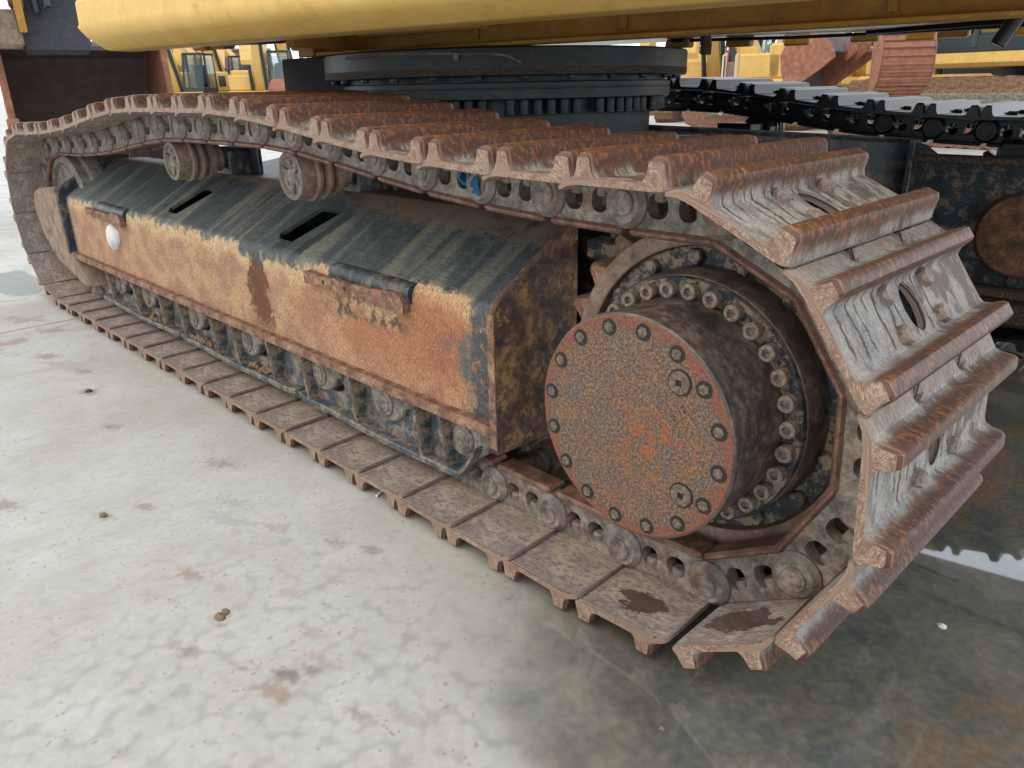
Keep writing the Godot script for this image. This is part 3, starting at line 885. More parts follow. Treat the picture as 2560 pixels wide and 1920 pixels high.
func final_drive(ex: Node3D) -> void:
	var c := Vector3(AXIS.x, AXIS.y, 0)
	var pr := toothed(23, .354, .392)
	var m := MB.new()
	var rings := []
	for s in [[-.335, 1.0, -1.0], [-.27, 1.0, -1.0], [-.262, .985, -1.0], [-.262, 1.0, .316], [-.264, 1.0, .313], [-.286, 1.0, .313]]:
		var q := PackedVector3Array()
		for p in pr:
			var e := p * float(s[1]) if s[2] < 0 else p.normalized() * float(s[2])
			q.append(c + Vector3(e.x, e.y, s[0]))
		rings.append(q)
	m.loft(rings)
	part("sprocket", m, M.rust, ex, Transform3D(), 30)
	var rm := MB.new()
	rm.lathe(V2([.3525, -.275, .3525, -.262, .349, -.2595, .319, -.2595, .3145, -.263, .314, -.28]), c, Vector3(0, 0, 1), 72)
	part("sprocket_rim", rm, M.brown, ex)
	var d := MB.new()
	d.lathe(PackedVector2Array([Vector2(.311, -.31), Vector2(.311, -.281), Vector2(.309, -.279), Vector2(.262, -.279)]), c, Vector3(0, 0, 1), 64)
	var plate := part("sprocket_plate", d, M.paint_muddy, ex)
	d = MB.new()
	d.lathe(PackedVector2Array([Vector2(.272, -.30), Vector2(.270, -.262), Vector2(.269, -.215), Vector2(.264, -.203), Vector2(.250, -.197)]), c, Vector3(0, 0, 1), 72)
	part("drive_drum", d, M.drum, ex)
	d = MB.new()
	d.lathe(PackedVector2Array([Vector2(.262, -.21), Vector2(.262, -.194), Vector2(.259, -.190), Vector2(.232, -.190), Vector2(.229, -.1895), Vector2(.210, -.1895)]), c, Vector3(0, 0, 1), 72)
	var flange := part("bolt_flange", d, M.paint_muddy, ex)
	d = MB.new()
	d.lathe(PackedVector2Array([Vector2(.226, -.200), Vector2(.2235, -.180), Vector2(.2225, -.150), Vector2(.2235, -.145), Vector2(.2245, -.030), Vector2(.2265, -.026), Vector2(.2265, -.0145), Vector2(.2235, -.0115), Vector2(.221, -.011)]), c, Vector3(0, 0, 1), 96)
	part("motor_housing", d, M.drum, ex)
	# cover plate with its own picture
	d = MB.new()
	d.lathe(PackedVector2Array([Vector2(.2225, -.02), Vector2(.2225, -.0105), Vector2(.219, -.008), Vector2(.10, -.0075), Vector2(0, -.0075)]), c, Vector3(0, 0, 1), 96)
	d.uvf = func(p: Vector3) -> Vector2: return Vector2((p.x - AXIS.x) / .46 + .5, .5 - (p.y - AXIS.y) / .46)
	var cover := part("cover_plate", d, M.cover, ex)
	var gl := MB.new()
	gl.lathe(PackedVector2Array([Vector2(.0165, -.0002), Vector2(.016, .0010), Vector2(.0145, .0012), Vector2(0, .0002)]), Vector3.ZERO, Vector3(0, 0, 1), 20)
	var glm := gl.mesh()
	var hx := hex_mesh(.0108, .0038, 6, .4)
	for k in 16:
		var a := deg_to_rad(15.5 + 22.5 * k)
		var p := c + Vector3(cos(a) * .200, sin(a) * .200, -.0075)
		part("bolt_recess_shade", glm, M.near_black, cover, Transform3D(Basis(), p))  # flat dark disc: shade of a sunken bolt seat put into its colour
		part("cover_bolt", hx, M.bolt_dark, cover, Transform3D(Basis(Vector3(0, 0, 1), k * 1.7), p + Vector3(0, 0, .0004)))
	# filler and drain plugs with a square socket
	for p in [Vector3(.108, .123, 0), Vector3(.127, -.095, 0)]:
		var q = c + p + Vector3(0, 0, -.0075)
		var g := MB.new()
		g.lathe(PackedVector2Array([Vector2(.0255, -.0005), Vector2(.025, .001), Vector2(.022, .001), Vector2(0, .0002)]), q, Vector3(0, 0, 1), 32)
		part("plug_recess_shade", g, M.near_black, cover)  # dark disc again, painting the shade of the sunken plug seat
		g = MB.new()
		var rr := []
		for s in [[.0218, 0.0, 0], [.0218, .003, 0], [.0205, .0045, 0], [.0065, .0045, 1], [.006, -.004, 1]]:
			var ring := PackedVector3Array()
			for i in 32:
				var a := TAU * i / 32.0
				var k := 1.0
				if s[2] == 1: k = 1.0 / maxf(absf(cos(a)), absf(sin(a)))
				ring.append(q + Vector3(cos(a) * s[0] * k, sin(a) * s[0] * k, s[1]))
			rr.append(ring)
		g.loft(rr)
		part("plug", g, M.bolt_dark, cover, Transform3D(), 30)
	# raised letters, worn
	var tm := TextMesh.new()
	var f := SystemFont.new()
	f.font_names = PackedStringArray(["Droid Sans"])
	tm.font = f
	tm.text = "LEVEL"
	tm.font_size = 16
	tm.pixel_size = .0017
	tm.depth = .003
	part("raised_lettering", tm, M.cover_plain, cover, Transform3D(Basis(Vector3(0, 0, 1), deg_to_rad(48)), c + Vector3(.110, .062, -.0062)))
	# 30 socket screws round the flange and 16 hexagon bolts on the sprocket
	var sk := socket_mesh(.0165, .022)
	for k in 30:
		var a := deg_to_rad(4 + 12 * k)
		part("socket_screw", sk, M.bolt, flange, Transform3D(Basis(Vector3(0, 0, 1), k * 2.3), c + Vector3(cos(a) * .2385, sin(a) * .2385, -.1895)))
	var hb := hex_mesh(.019, .017)
	for k in 16:
		var a := deg_to_rad(8.5 + 22.5 * k)
		part("sprocket_bolt", hb, M.paint_muddy, plate, Transform3D(Basis(Vector3(0, 0, 1), k * 1.3), c + Vector3(cos(a) * .2885, sin(a) * .2885, -.2795)))

# ---------------------------------------------------------------- track frame
func frame_arc(p: Vector3) -> float:
	if p.z > -.1252: return clampf(p.y - .300, 0, .31)
	if p.z > -.1495: return .300 + .045 * clampf((-.125 - p.z) / .025, 0, 1)
	return .345 + Vector2(p.z + .150, p.y - .642).length()

func along_x(m: MB, prof: PackedVector2Array, x0: float, x1: float, bevel := 0.0) -> void:
	m.extrude(prof, Transform3D(Basis(Vector3(0, 0, 1), Vector3(0, 1, 0), Vector3(-1, 0, 0)), Vector3.ZERO), -x1, -x0, bevel)

func V2(a: Array) -> PackedVector2Array:
	var r := PackedVector2Array()
	for i in range(0, a.size(), 2): r.append(Vector2(a[i], a[i + 1]))
	return r

func track_frame(ex: Node3D) -> void:
	var m := MB.new()
	m.uvf = func(p: Vector3) -> Vector2: return Vector2((p.x - FX0) / (FX1 - FX0), clampf(frame_arc(p) / FARC, .003, .997))
	var xs := PackedFloat32Array()
	for i in 25: xs.append(lerpf(-3.69, -.30, i / 24.0))
	# wall, fold, ridge strips
	var sec := [[-.125, .300], [-.125, .40], [-.125, .50], [-.125, .595], [-.1275, .613], [-.135, .629], [-.150, .642]]
	var rings := []
	for s in sec:
		var r := PackedVector3Array()
		for x in xs: r.append(Vector3(x, s[1], s[0]))
		rings.append(r)
	m.loft(rings, false, false, false)
	# slope with its two slots
	var sl := Vector3(0, .160, -.270).normalized()
	var t := Transform3D(Basis(Vector3(1, 0, 0), sl, Vector3(1, 0, 0).cross(sl)), Vector3(0, .642, -.150))
	var slots := []
	for k in [-.965, 0.0]:
		slots.append([k - 1.470, k - 1.268, func(x): return maxf(.034 + maxf(0, -1.446 + k - x) * 1.0, .041 + (x - k + 1.353) / .083 * .158), func(x): return minf(.210 - maxf(0, x - k + 1.295) * .35, .064 + (x - k + 1.470) / .061 * .141)])
		for i in 21: xs.append(k - 1.470 + .202 * i / 20.0)
	xs.append(-2.52); xs.append(-2.49)
	slots.append([-2.52, -2.49, func(x): return .062, func(x): return .075 + (x + 2.5)])
	xs.sort()
	m.holed(t, xs, func(x): return 0.0, func(x): return .314, slots, .014)
	rings = []
	for s in [[-.420, .802], [-.430, .806], [-.56, .800]]:
		var r := PackedVector3Array()
		for x in xs: r.append(Vector3(x, s[1], s[0]))
		rings.append(r)
	m.loft(rings, false, false, false)
	var o := part("track_frame", m, M.frame, ex)
	# rest of the hollow box
	m = MB.new()
	m.box(Vector3(-1.995, .55, -.57), Vector3(3.38, .5, .02))
	m.box(Vector3(-1.995, .305, -.35), Vector3(3.38, .012, .44), .0)
	part("inner_wall", m, M.paint, o)
	m = MB.new()
	along_x(m, V2([-.097, .272, -.112, .256, -.30, .253, -.40, .33, -.40, .80, -.42, .825, -.385, .815, -.128, .668, -.106, .652, -.097, .632]), -.302, -.280, .004)
	part("end_plate", m, M.rust_paint, o)
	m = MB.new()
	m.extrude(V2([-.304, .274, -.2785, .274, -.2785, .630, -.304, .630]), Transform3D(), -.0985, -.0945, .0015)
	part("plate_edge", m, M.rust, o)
	m = MB.new()
	along_x(m, V2([-.088, .285, -.10, .26, -.50, .26, -.50, .85, -.42, .846, -.128, .690, -.100, .665, -.088, .635]), -3.715, -3.690, .006)
	part("front_flange", m, M.paint, o)
	m = MB.new()
	along_x(m, V2([-.16, .297, -.102, .297, -.096, .302, -.096, .322, -.101, .329, -.1252, .329, -.1252, .318, -.16, .318]), -3.66, -.303, .002)
	part("lower_rail", m, M.rust, o)
	# towing lug by the sprocket
	m = MB.new()
	m.box(Vector3(-.20, .742, -.44), Vector3(.13, .05, .06), .006)
	part("lug", m, M.paint_muddy, o)
	# guards under the rail
	var seg := [[-3.38, -2.385, [-3.21, -2.85, -2.525]], [-2.36, -1.365, [-2.31, -1.985, -1.80, -1.515]], [-1.338, -.40, [-1.275, -.98, -.645, -.53]]]
	for s in seg:
		var x0: float = s[0]
		var x1: float = s[1]
		m = MB.new()
		var a := PackedFloat32Array()
		for i in 33: a.append(lerpf(x0, x1, i / 32.0))
		var hl := []
		for xc in s[2]:
			var c: float = xc + .12
			if c + .06 > x1: continue
			for i in 9: a.append(c - .055 * cos(PI * i / 8.0))
			hl.append([c - .055, c + .055, func(x): return .205 - .028 * sqrt(maxf(0, 1 - pow((x - c) / .055, 2))), func(x): return .205 + .028 * sqrt(maxf(0, 1 - pow((x - c) / .055, 2)))])
		a.sort()
		var low := func(x: float) -> float:
			var w: float = .116 + .004 * sin((x - x0) * 9.0)
			w += .012 * smoothstep(x0 + .05, x0, x)
			return w + .10 * pow(smoothstep(x1 - .10, x1, x), 2.0) * (1.0 if x1 > -1 else .12)
		m.holed(Transform3D(Basis(), Vector3(0, 0, -.168)), a, low, func(x): return maxf(.300 - .14 * smoothstep(x1 - .14, x1, x) * (1.0 if x1 > -1 else 0.0), low.call(x) + .03), hl, .016)
		var rr := []
		for i in 25:
			var x := lerpf(x0, x1, i / 24.0)
			var b: float = low.call(x)
			rr.append(PackedVector3Array([Vector3(x, b - .008, -.18), Vector3(x, b + .010, -.18), Vector3(x, b + .010, -.127), Vector3(x, b + .006, -.123), Vector3(x, b - .008, -.123)]))
		m.loft(rr)
		for xc in s[2]:
			var rb := MB.new()
			along_x(rb, V2([-.172, .122, -.130, .122, -.124, .135, -.108, .285, -.113, .2985, -.172, .2985]), xc - .008, xc + .008, .003)
			part("guard_rib", rb, M.rib, o)
		part("roller_guard", m, M.paint_dusty, o, Transform3D(), 22)
	# soil caught in the guard pockets
	var soil := MB.new()
	var rng := RandomNumberGenerator.new()
	rng.seed = 5
	for k in 90:
		var x: float = [-2.68, -2.15, -2.2, -1.65][k % 4] + rng.randf_range(-.11, .11)
		var r := rng.randf_range(.004, .011)
		soil.box(Vector3(x, .132 + rng.randf() * .012 + r * .4, rng.randf_range(-.16, -.132)), Vector3(r * 2, r * 1.6, r * 2), r * .5, Basis.from_euler(Vector3(rng.randf() * 3, rng.randf() * 3, rng.randf() * 3)))
	tag(part("soil", soil, M.soil, o), "", "", "", "stuff")
	# step brackets welded below the fold
	for b in [[-1.16, -.645, .585], [-3.30, -2.80, .588]]:
		m = MB.new()
		var a := PackedFloat32Array()
		for i in 41: a.append(lerpf(b[0], b[1], i / 40.0))
		var h := []
		for f in [.22, .45]:
			var c: float = lerpf(b[0], b[1], f)
			for i in 7: a.append(c - .008 * cos(PI * i / 6.0))
			h.append([c - .008, c + .008, func(x): return b[2] - .002 - sqrt(maxf(0, .000064 - (x - c) * (x - c))), func(x): return b[2] - .002 + sqrt(maxf(0, .000064 - (x - c) * (x - c)))])
		a.sort()
		m.holed(Transform3D(Basis(), Vector3(0, 0, -.100)), a, func(x): return b[2] - .018 - .002 * sin(x * 31.0) - .008 * smoothstep(b[1] - .25, b[1], x), func(x): return b[2] + .018 + .002 * sin(x * 43.0) + .0015 * sin(x * 120.0) + .010 * smoothstep(b[1] - .18, b[1] - .1, x) - .02 * smoothstep(b[1] - .02, b[1], x), h, .022)
		part("step_bracket", m, M.rust, o)
		m = MB.new()
		m.tube(PackedVector3Array([Vector3(lerpf(b[0], b[1], .25), .612, -.146), Vector3(b[1] + .012, .610, -.142)]), .031, 24)
		part("fold_bulge", m, M.paint, o)  # added bulge standing for the frame's fold and its soft highlight
	# guard plate round the idler yoke
	m = MB.new()
	m.extrude(V2([-3.70, .34, -3.66, .30, -3.46, .175, -3.55, .165, -3.92, .24, -4.12, .36, -4.19, .48, -4.19, .575, -4.15, .625, -4.05, .650, -3.70, .68]), Transform3D(), -.235, -.085, .014)
	part("idler_guard", m, M.brown, o)
	# rollers below
	for x in [-3.19, -2.80, -2.26, -1.76, -1.225, -.845, -.475]:
		m = MB.new()
		m.lathe(PackedVector2Array([Vector2(0, -.41), Vector2(.085, -.41), Vector2(.09, -.36), Vector2(.08, -.34), Vector2(.08, -.25), Vector2(.112, -.232), Vector2(.112, -.215), Vector2(.09, -.205), Vector2(.085, -.186), Vector2(0, -.186)]), Vector3(x, .262, 0), Vector3(0, 0, 1), 28)
		var q := part("track_roller", m, M.brown, o)
		m = MB.new()
		m.extrude(V2([x - .078, .296, x - .074, .225, x - .045, .176, x - .02, .168, x + .02, .168, x + .05, .178, x + .09, .205, x + .10, .23, x + .125, .24, x + .13, .296]), Transform3D(), -.19, -.152, .006)
		m.cyl(Vector3(x, .228, -.153), Vector3(x, .228, -.146), .043, 24, .004)
		m.cyl(Vector3(x, .228, -.147), Vector3(x, .228, -.143), .030, 20, .002)
		part("roller_cap", m, M.grey_steel, q)
	carrier_roller(ex, -2.325, .872, -.200, M.brown, M.grey_steel)
	carrier_roller(ex, -1.350, .872, -.200, M.brown, M.grey_steel)
	for x in [-2.325, -1.350]:
		m = MB.new()
		m.box(Vector3(x, .77, -.47), Vector3(.11, .26, .10), .006)
		m.cyl(Vector3(x, .872, -.52), Vector3(x, .872, -.38), .045, 16, .004)
		m.box(Vector3(x + .02, .86, -.53), Vector3(.20, .12, .02), .004)
		part("roller_support", m, M.paint, ex)
	# idler wheel
	m = MB.new()
	var xi := idler_x
	m.lathe(PackedVector2Array([Vector2(0, -.40), Vector2(.28, -.40), Vector2(.325, -.39), Vector2(.325, -.34), Vector2(.345, -.33), Vector2(.345, -.26), Vector2(.325, -.25), Vector2(.325, -.205), Vector2(.31, -.195), Vector2(.285, -.195), Vector2(.275, -.212), Vector2(.06, -.212), Vector2(.055, -.20), Vector2(0, -.20)]), Vector3(xi, .505, 0), Vector3(0, 0, 1), 56)
	part("idler_wheel", m, M.grey_steel, ex)

# ---------------------------------------------------------------- slew ring, lower and upper structure
func house_frame() -> Transform3D:
	var t := deg_to_rad(YAW)
	var fx := Vector3(-cos(t), 0, sin(t))
	return Transform3D(Basis(fx, Vector3.UP, fx.cross(Vector3.UP)), BASE)   # x forward, -z towards the near side

func lower_structure(ex: Node3D) -> void:
	var c := BASE
	var m := MB.new()
	m.lathe(V2([.0, .80, .70, .80, .70, .86, .672, .90, .672, 1.085, .60, 1.085]), c, Vector3.UP, 72)
	var ped := part("ring_pedestal", m, M.ring, ex)
	m = MB.new()
	m.lathe(V2([.60, 1.084, .752, 1.084, .757, 1.088, .757, 1.121, .751, 1.123, .751, 1.126, .757, 1.128, .757, 1.145, .752, 1.149, .735, 1.149, .735, 1.175]), c, Vector3.UP, 90)
	var low := part("slew_ring", m, M.ring, ex)
	m = MB.new()
	m.lathe(V2([.60, 1.168, .822, 1.168, .828, 1.173, .828, 1.264, .822, 1.270, .5, 1.270]), c, Vector3.UP, 90)
	var top := part("upper_ring", m, M.ring, ex)
	m = MB.new()
	m.lathe(V2([.829, 1.1735, .8294, 1.180, .8292, 1.199]), c, Vector3.UP, 90, 0, TAU * .999)
	part("grease_band", m, M.grime, top)
	var rng := RandomNumberGenerator.new()
	rng.seed = 12
	var b1 := MB.new()
	b1.cyl(Vector3(0, 0, 0), Vector3(0, -.055, 0), .021, 12, .003)
	b1.cyl(Vector3(0, -.042, 0), Vector3(0, -.056, 0), .0225, 12, .002)
	var b1m := b1.mesh()
	var hx := hex_mesh(.017, .014)
	for k in 84:
		var a := TAU * k / 84.0
		var e := Vector3(cos(a), 0, sin(a))
		if e.dot(Vector3(.72, 0, .69)) < -.1: continue
		if k % 7 != 4: part("ring_bolt", b1m, M.ring, low, Transform3D(Basis(), c + e * .716 + Vector3(0, 1.084, 0)))
		if k % 3 == 0: part("ring_bolt", hx, M.ring, top, Transform3D(Basis(Vector3(1, 0, 0), PI / 2), c + e * .79 + Vector3(0, 1.168, 0)))
	# grease line clipped to the upper ring
	m = MB.new()
	var pts := PackedVector3Array()
	var a0 := atan2(2.67, 2.77)
	for i in 15:
		var a := a0 + .86 - i * .058
		pts.append(c + Vector3(cos(a) * .838, 1.248 + .006 * sin(i * .3), sin(a) * .838))
	for k in 3:
		var a := a0 - .01 - k * .03
		pts.append(c + Vector3(cos(a) * .838, 1.236 - k * .012, sin(a) * .838))
	m.tube(pts, .005, 6)
	m.box(c + Vector3(cos(a0 + .22) * .836, 1.236, sin(a0 + .22) * .836), Vector3(.02, .03, .02), .003, Basis(Vector3.UP, -a0))
	part("grease_line", m, M.grey_steel, top)
	# car body: block under the ring and legs to both track frames
	m = MB.new()
	m.box(c + Vector3(0, .66, 0), Vector3(1.5, .50, 1.5), .02)
	part("car_body", m, M.paint, ex)
	for leg in [[Vector3(-1.35, .955, -2.05), Vector3(-.30, .885, -2.70), 1.0], [Vector3(-2.2, .955, -2.05), Vector3(-3.2, .86, -2.70), -1.0], [Vector3(-1.35, .93, -1.15), Vector3(-.72, .74, -.55), 1.0], [Vector3(-2.2, .93, -1.15), Vector3(-2.95, .74, -.55), -1.0]]:
		m = MB.new()
		var p: Vector3 = leg[0]
		var q: Vector3 = leg[1]
		var back := Vector3(-.55 * leg[2], 0, 0)
		var rings := []
		for s in 7:
			var w := p.lerp(q, s / 6.0)
			rings.append(PackedVector3Array([w, w + back, w + back - Vector3(0, .5 - .06 * s / 6.0, 0), w - Vector3(0, .5 - .06 * s / 6.0, 0)]))
		m.loft(rings)
		part("car_body_leg", m, M.paint, ex, Transform3D(), 20)
	m = MB.new()
	var p0 := Vector3(-1.34, .962, -2.06)
	var p1 := Vector3(-.29, .891, -2.71)
	for s in 6:
		var a := p0.lerp(p1, s / 6.0)
		var b := p0.lerp(p1, (s + 1) / 6.0)
		m.tube(PackedVector3Array([a + Vector3(0, -.02 - .004 * (s % 2), .012), b + Vector3(0, -.02 - .004 * ((s + 1) % 2), .012)]), .009, 6)
	part("weld_seam", m, M.paint, ex)

func far_frame(ex: Node3D) -> void:
	var m := MB.new()
	along_x(m, V2([-2.715, .33, -3.08, .33, -3.08, .62, -2.9, .80, -2.715, .80]), -3.7, -.28, .005)
	var o := part("track_frame", m, M.paint, ex)
	o.set_meta("label", "frame of the far crawler track")
	# motor side plate with its flange, round boss and bolts, seen through the gap
	m = MB.new()
	m.box(Vector3(.14, .55, -2.62), Vector3(.80, .50, .03), .006)
	part("motor_guard", m, M.paint, o)
	m = MB.new()
	m.box(Vector3(.14, .812, -2.60), Vector3(.80, .028, .12), .005)
	part("guard_flange", m, M.grime, o)
	m = MB.new()
	m.box(Vector3(-.255, .60, -2.585), Vector3(.025, .58, .08), .004)
	m.extrude(V2([-.25, .80, -.14, .80, -.16, .83, -.21, .865, -.25, .875]), Transform3D(), -2.60, -2.58, .003)
	part("gusset", m, M.paint, o)
	m = MB.new()
	m.lathe(V2([.175, -2.61, .172, -2.575, .16, -2.562, .11, -2.556, .0, -2.556]), Vector3(.215, .525, 0), Vector3(0, 0, 1), 48)
	part("motor_boss", m, M.boss, o)
	m = MB.new()
	m.box(Vector3(.2, .285, -2.59), Vector3(.9, .03, .12), .006)
	m.box(Vector3(.26, .19, -2.66), Vector3(.5, .12, .1), .02)
	part("lower_flange", m, M.grime, o)
	var hx := hex_mesh(.02, .016)
	for x in [-.13, .04, .21, .38]:
		part("flange_bolt", hx, M.grime, o, Transform3D(Basis(), Vector3(x, .335, -2.603)))
	m = MB.new()
	m.extrude(toothed(23, .352, .398), Transform3D(Basis(), Vector3(AXIS.x, AXIS.y, 0)), -2.95, -2.86, .004)
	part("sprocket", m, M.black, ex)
	carrier_roller(ex, -1.13, .90, -2.80, M.black, M.black)
	carrier_roller(ex, -2.30, .90, -2.80, M.black, M.black)
	m = MB.new()
	m.box(Vector3(-1.13, .80, -2.70), Vector3(.2, .16, .04), .006)
	m.box(Vector3(-1.18, .90, -2.72), Vector3(.20, .07, .14), .006)
	part("roller_support", m, M.black, ex)
	m = MB.new()
	m.box(Vector3(.13, .84, -2.74), Vector3(.2, .10, .1), .02)
	part("roller_support", m, M.black, ex)
	m = MB.new()
	m.lathe(V2([0, -3.05, .325, -3.05, .325, -2.75, 0, -2.75]), Vector3(idler_x, .505, 0), Vector3(0, 0, 1), 40)
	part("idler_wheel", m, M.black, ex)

func upper_structure(ex: Node3D) -> void:
	var H := house_frame()
	# D-shaped side beam; profile in (-z, y), lofted from the rear to the front
	var beam := func(side: float) -> MB:
		var m := MB.new()
		var rings := []
		for s in [[-3.0, 0.0], [-2.0, 0.0], [-1.0, 0.0], [0.0, 0.0], [.84, 0.0], [.882, .002], [.896, .010], [.900, .02]]:
			var r := PackedVector3Array()
			var k: float = s[1]
			var pr := [[1.32, 1.286 + k], [1.395, 1.287 + k], [1.416, 1.292 + k], [1.470, 1.326 + k], [1.486, 1.342 + k], [1.496, 1.360 + k * .5], [1.500 - k, 1.382], [1.498 - k, 1.450 - k], [1.490 - k, 1.460 - k], [1.32, 1.460 - k], [1.30, 1.45 - k], [1.30, 1.30 + k]]
			for p in pr: r.append(H * Vector3(s[0], p[1], -p[0] * side))
			if side < 0: r.reverse()
			rings.append(r)
		m.loft(rings)
		return m
	part("side_beam", beam.call(1.0), M.yellow, ex, Transform3D(), 34)
	# belly: plates between webs, a little open towards the beam
	var m := MB.new()
	m.box(Vector3(-1.05, 1.353, -.95), Vector3(3.9, .012, .70), .002)
	part("floor_plate", m, M.yellow_shaded_dirty, ex, H)
	for r in [[-2.97, -2.102, -1.12, .56], [-2.1, -1.252, -1.12, .56], [-1.25, -.502, -1.12, .56], [-.5, .318, -1.12, .56], [.32, .87, -1.12, -.202], [.32, .87, -.2, .62], [.32, .87, .622, 1.30]]:
		m = MB.new()
		m.box(Vector3((r[0] + r[1]) * .5, 1.352, -(r[2] + r[3]) * .5), Vector3(r[1] - r[0], .010, r[3] - r[2]), .002)
		part("cover_plate", m, M.belly, ex, H)
	for w in [[-.60, .58, -3.0]]:
		m = MB.new()
		m.box(Vector3((w[1] + w[2]) * .5, 1.318, w[0]), Vector3(w[1] - w[2], .086, .03), .004)
		m.box(Vector3((w[1] + w[2]) * .5, 1.279, w[0] - .03), Vector3(w[1] - w[2], .014, .10), .003)
		part("main_web", m, M.yellow_shaded_dirty, ex, H)
	for r in [[-2.6, 1.326, -.622, .03, .05, .02], [-1.75, 1.326, -.622, .03, .05, .02], [-.92, 1.326, -.622, .03, .05, .02], [-.3, 1.326, -.622, .03, .05, .02], [.30, 1.318, -.80, .05, .06, .42], [-.16, 1.336, -.78, .62, .026, .04], [.46, 1.325, -1.15, .16, .05, .12], [.58, 1.30, -.62, .10, .06, .14]]:
		m = MB.new()
		m.box(Vector3(r[0], r[1], r[2]), Vector3(r[3], r[4], r[5]), .005)
		part("bracket", m, M.yellow_shaded_dirty, ex, H)
	m = MB.new()
	var rng := RandomNumberGenerator.new()
	rng.seed = 3
	var lugs := [[-.478, .895], [-.732, 1.074], [-.98, 1.242], [-1.321, 1.179], [-1.55, 1.288], [-1.704, 1.139], [-2.0, 1.2]]
	for l in lugs:
		m = MB.new()
		m.box(Vector3(l[0], 1.325, l[1]), Vector3(.13, .042, .07), .008)
		part("lug", m, M.yellow_shaded_dirty, ex, H)
	for l in [[1.0, -.98, .10], [.86, -.99, .10], [.80, -.62, .09], [.62, -.50, .07], [.48, -.90, .09]]:
		m = MB.new()
		m.box(Vector3(l[0] - .12, 1.322, l[1]), Vector3(l[2], .044, .07), .010)
		part("lug", m, M.yellow_shaded_dirty, ex, H)
	m = MB.new()
	m.tube(PackedVector3Array([H * Vector3(.88, 1.328, -.96), H * Vector3(.6, 1.322, -.90), H * Vector3(.34, 1.326, -.82)]), .009, 8)
	part("hose", m, M.near_black, ex)
	m = MB.new()
	m.tube(PackedVector3Array([H * Vector3(-.45, 1.338, .85), H * Vector3(-1.0, 1.332, 1.0), H * Vector3(-1.4, 1.335, 1.1), H * Vector3(-2.2, 1.330, .9)]), .008, 8)
	part("hose", m, M.near_black, ex)
	m = MB.new()
	m.tube(PackedVector3Array([H * Vector3(-1.35, 1.340, 1.05), H * Vector3(-1.9, 1.338, .75), H * Vector3(-2.6, 1.335, .6)]), .012, 8)
	part("hose", m, M.near_black, ex)
	m = MB.new()
	m.tube(PackedVector3Array([Vector3(-.735, 1.36, -1.64), Vector3(-.74, 1.31, -1.64), Vector3(-.735, 1.265, -1.645), Vector3(-.738, 1.232, -1.65)]), .021, 9)
	part("hose", m, M.grime, ex)
	m = MB.new()
	m.cyl(Vector3(.135, 1.345, -2.25), Vector3(.085, 1.236, -2.23), .026, 16, .004)
	part("drain_pipe", m, M.near_black, ex)
	m = MB.new()
	m.box(Vector3(-1.05, 1.43, 1.10), Vector3(3.85, .14, .02), .003)
	part("added_skirt", m, M.yellow, ex, H)  # added unseen plate, closes the gap that let sky into the reflection
	# front guard that hangs before the ring
	m = MB.new()
	m.box(Vector3(.63, 1.135, -.60), Vector3(.40, .27, .04), .006)
	part("rubber_guard", m, M.grease_rough, ex, H)
	# bodywork above, out of the picture: it shades the yard
	m = MB.new()
	m.box(Vector3(-.95, 2.05, -.18), Vector3(2.6, 1.15, 2.54), .08)
	part("engine_house", m, M.yellow, ex, H)
	m = MB.new()
	m.box(Vector3(-2.6, 1.95, -.2), Vector3(.78, 1.15, 2.4), .1)
	part("counterweight", m, M.yellow, ex, H)
	m = MB.new()
	m.box(Vector3(.05, 2.28, -.95), Vector3(1.6, 1.6, .98), .08)
	part("cab", m, M.cab_dark, ex, H)
	m = MB.new()
	m.extrude(V2([.2, 1.5, .9, 1.6, 3.2, 4.4, 5.6, 4.2, 5.6, 3.9, 3.4, 3.9, .9, 2.3]), H, -.25, .25, .02)
	part("boom", m, M.yellow, ex)

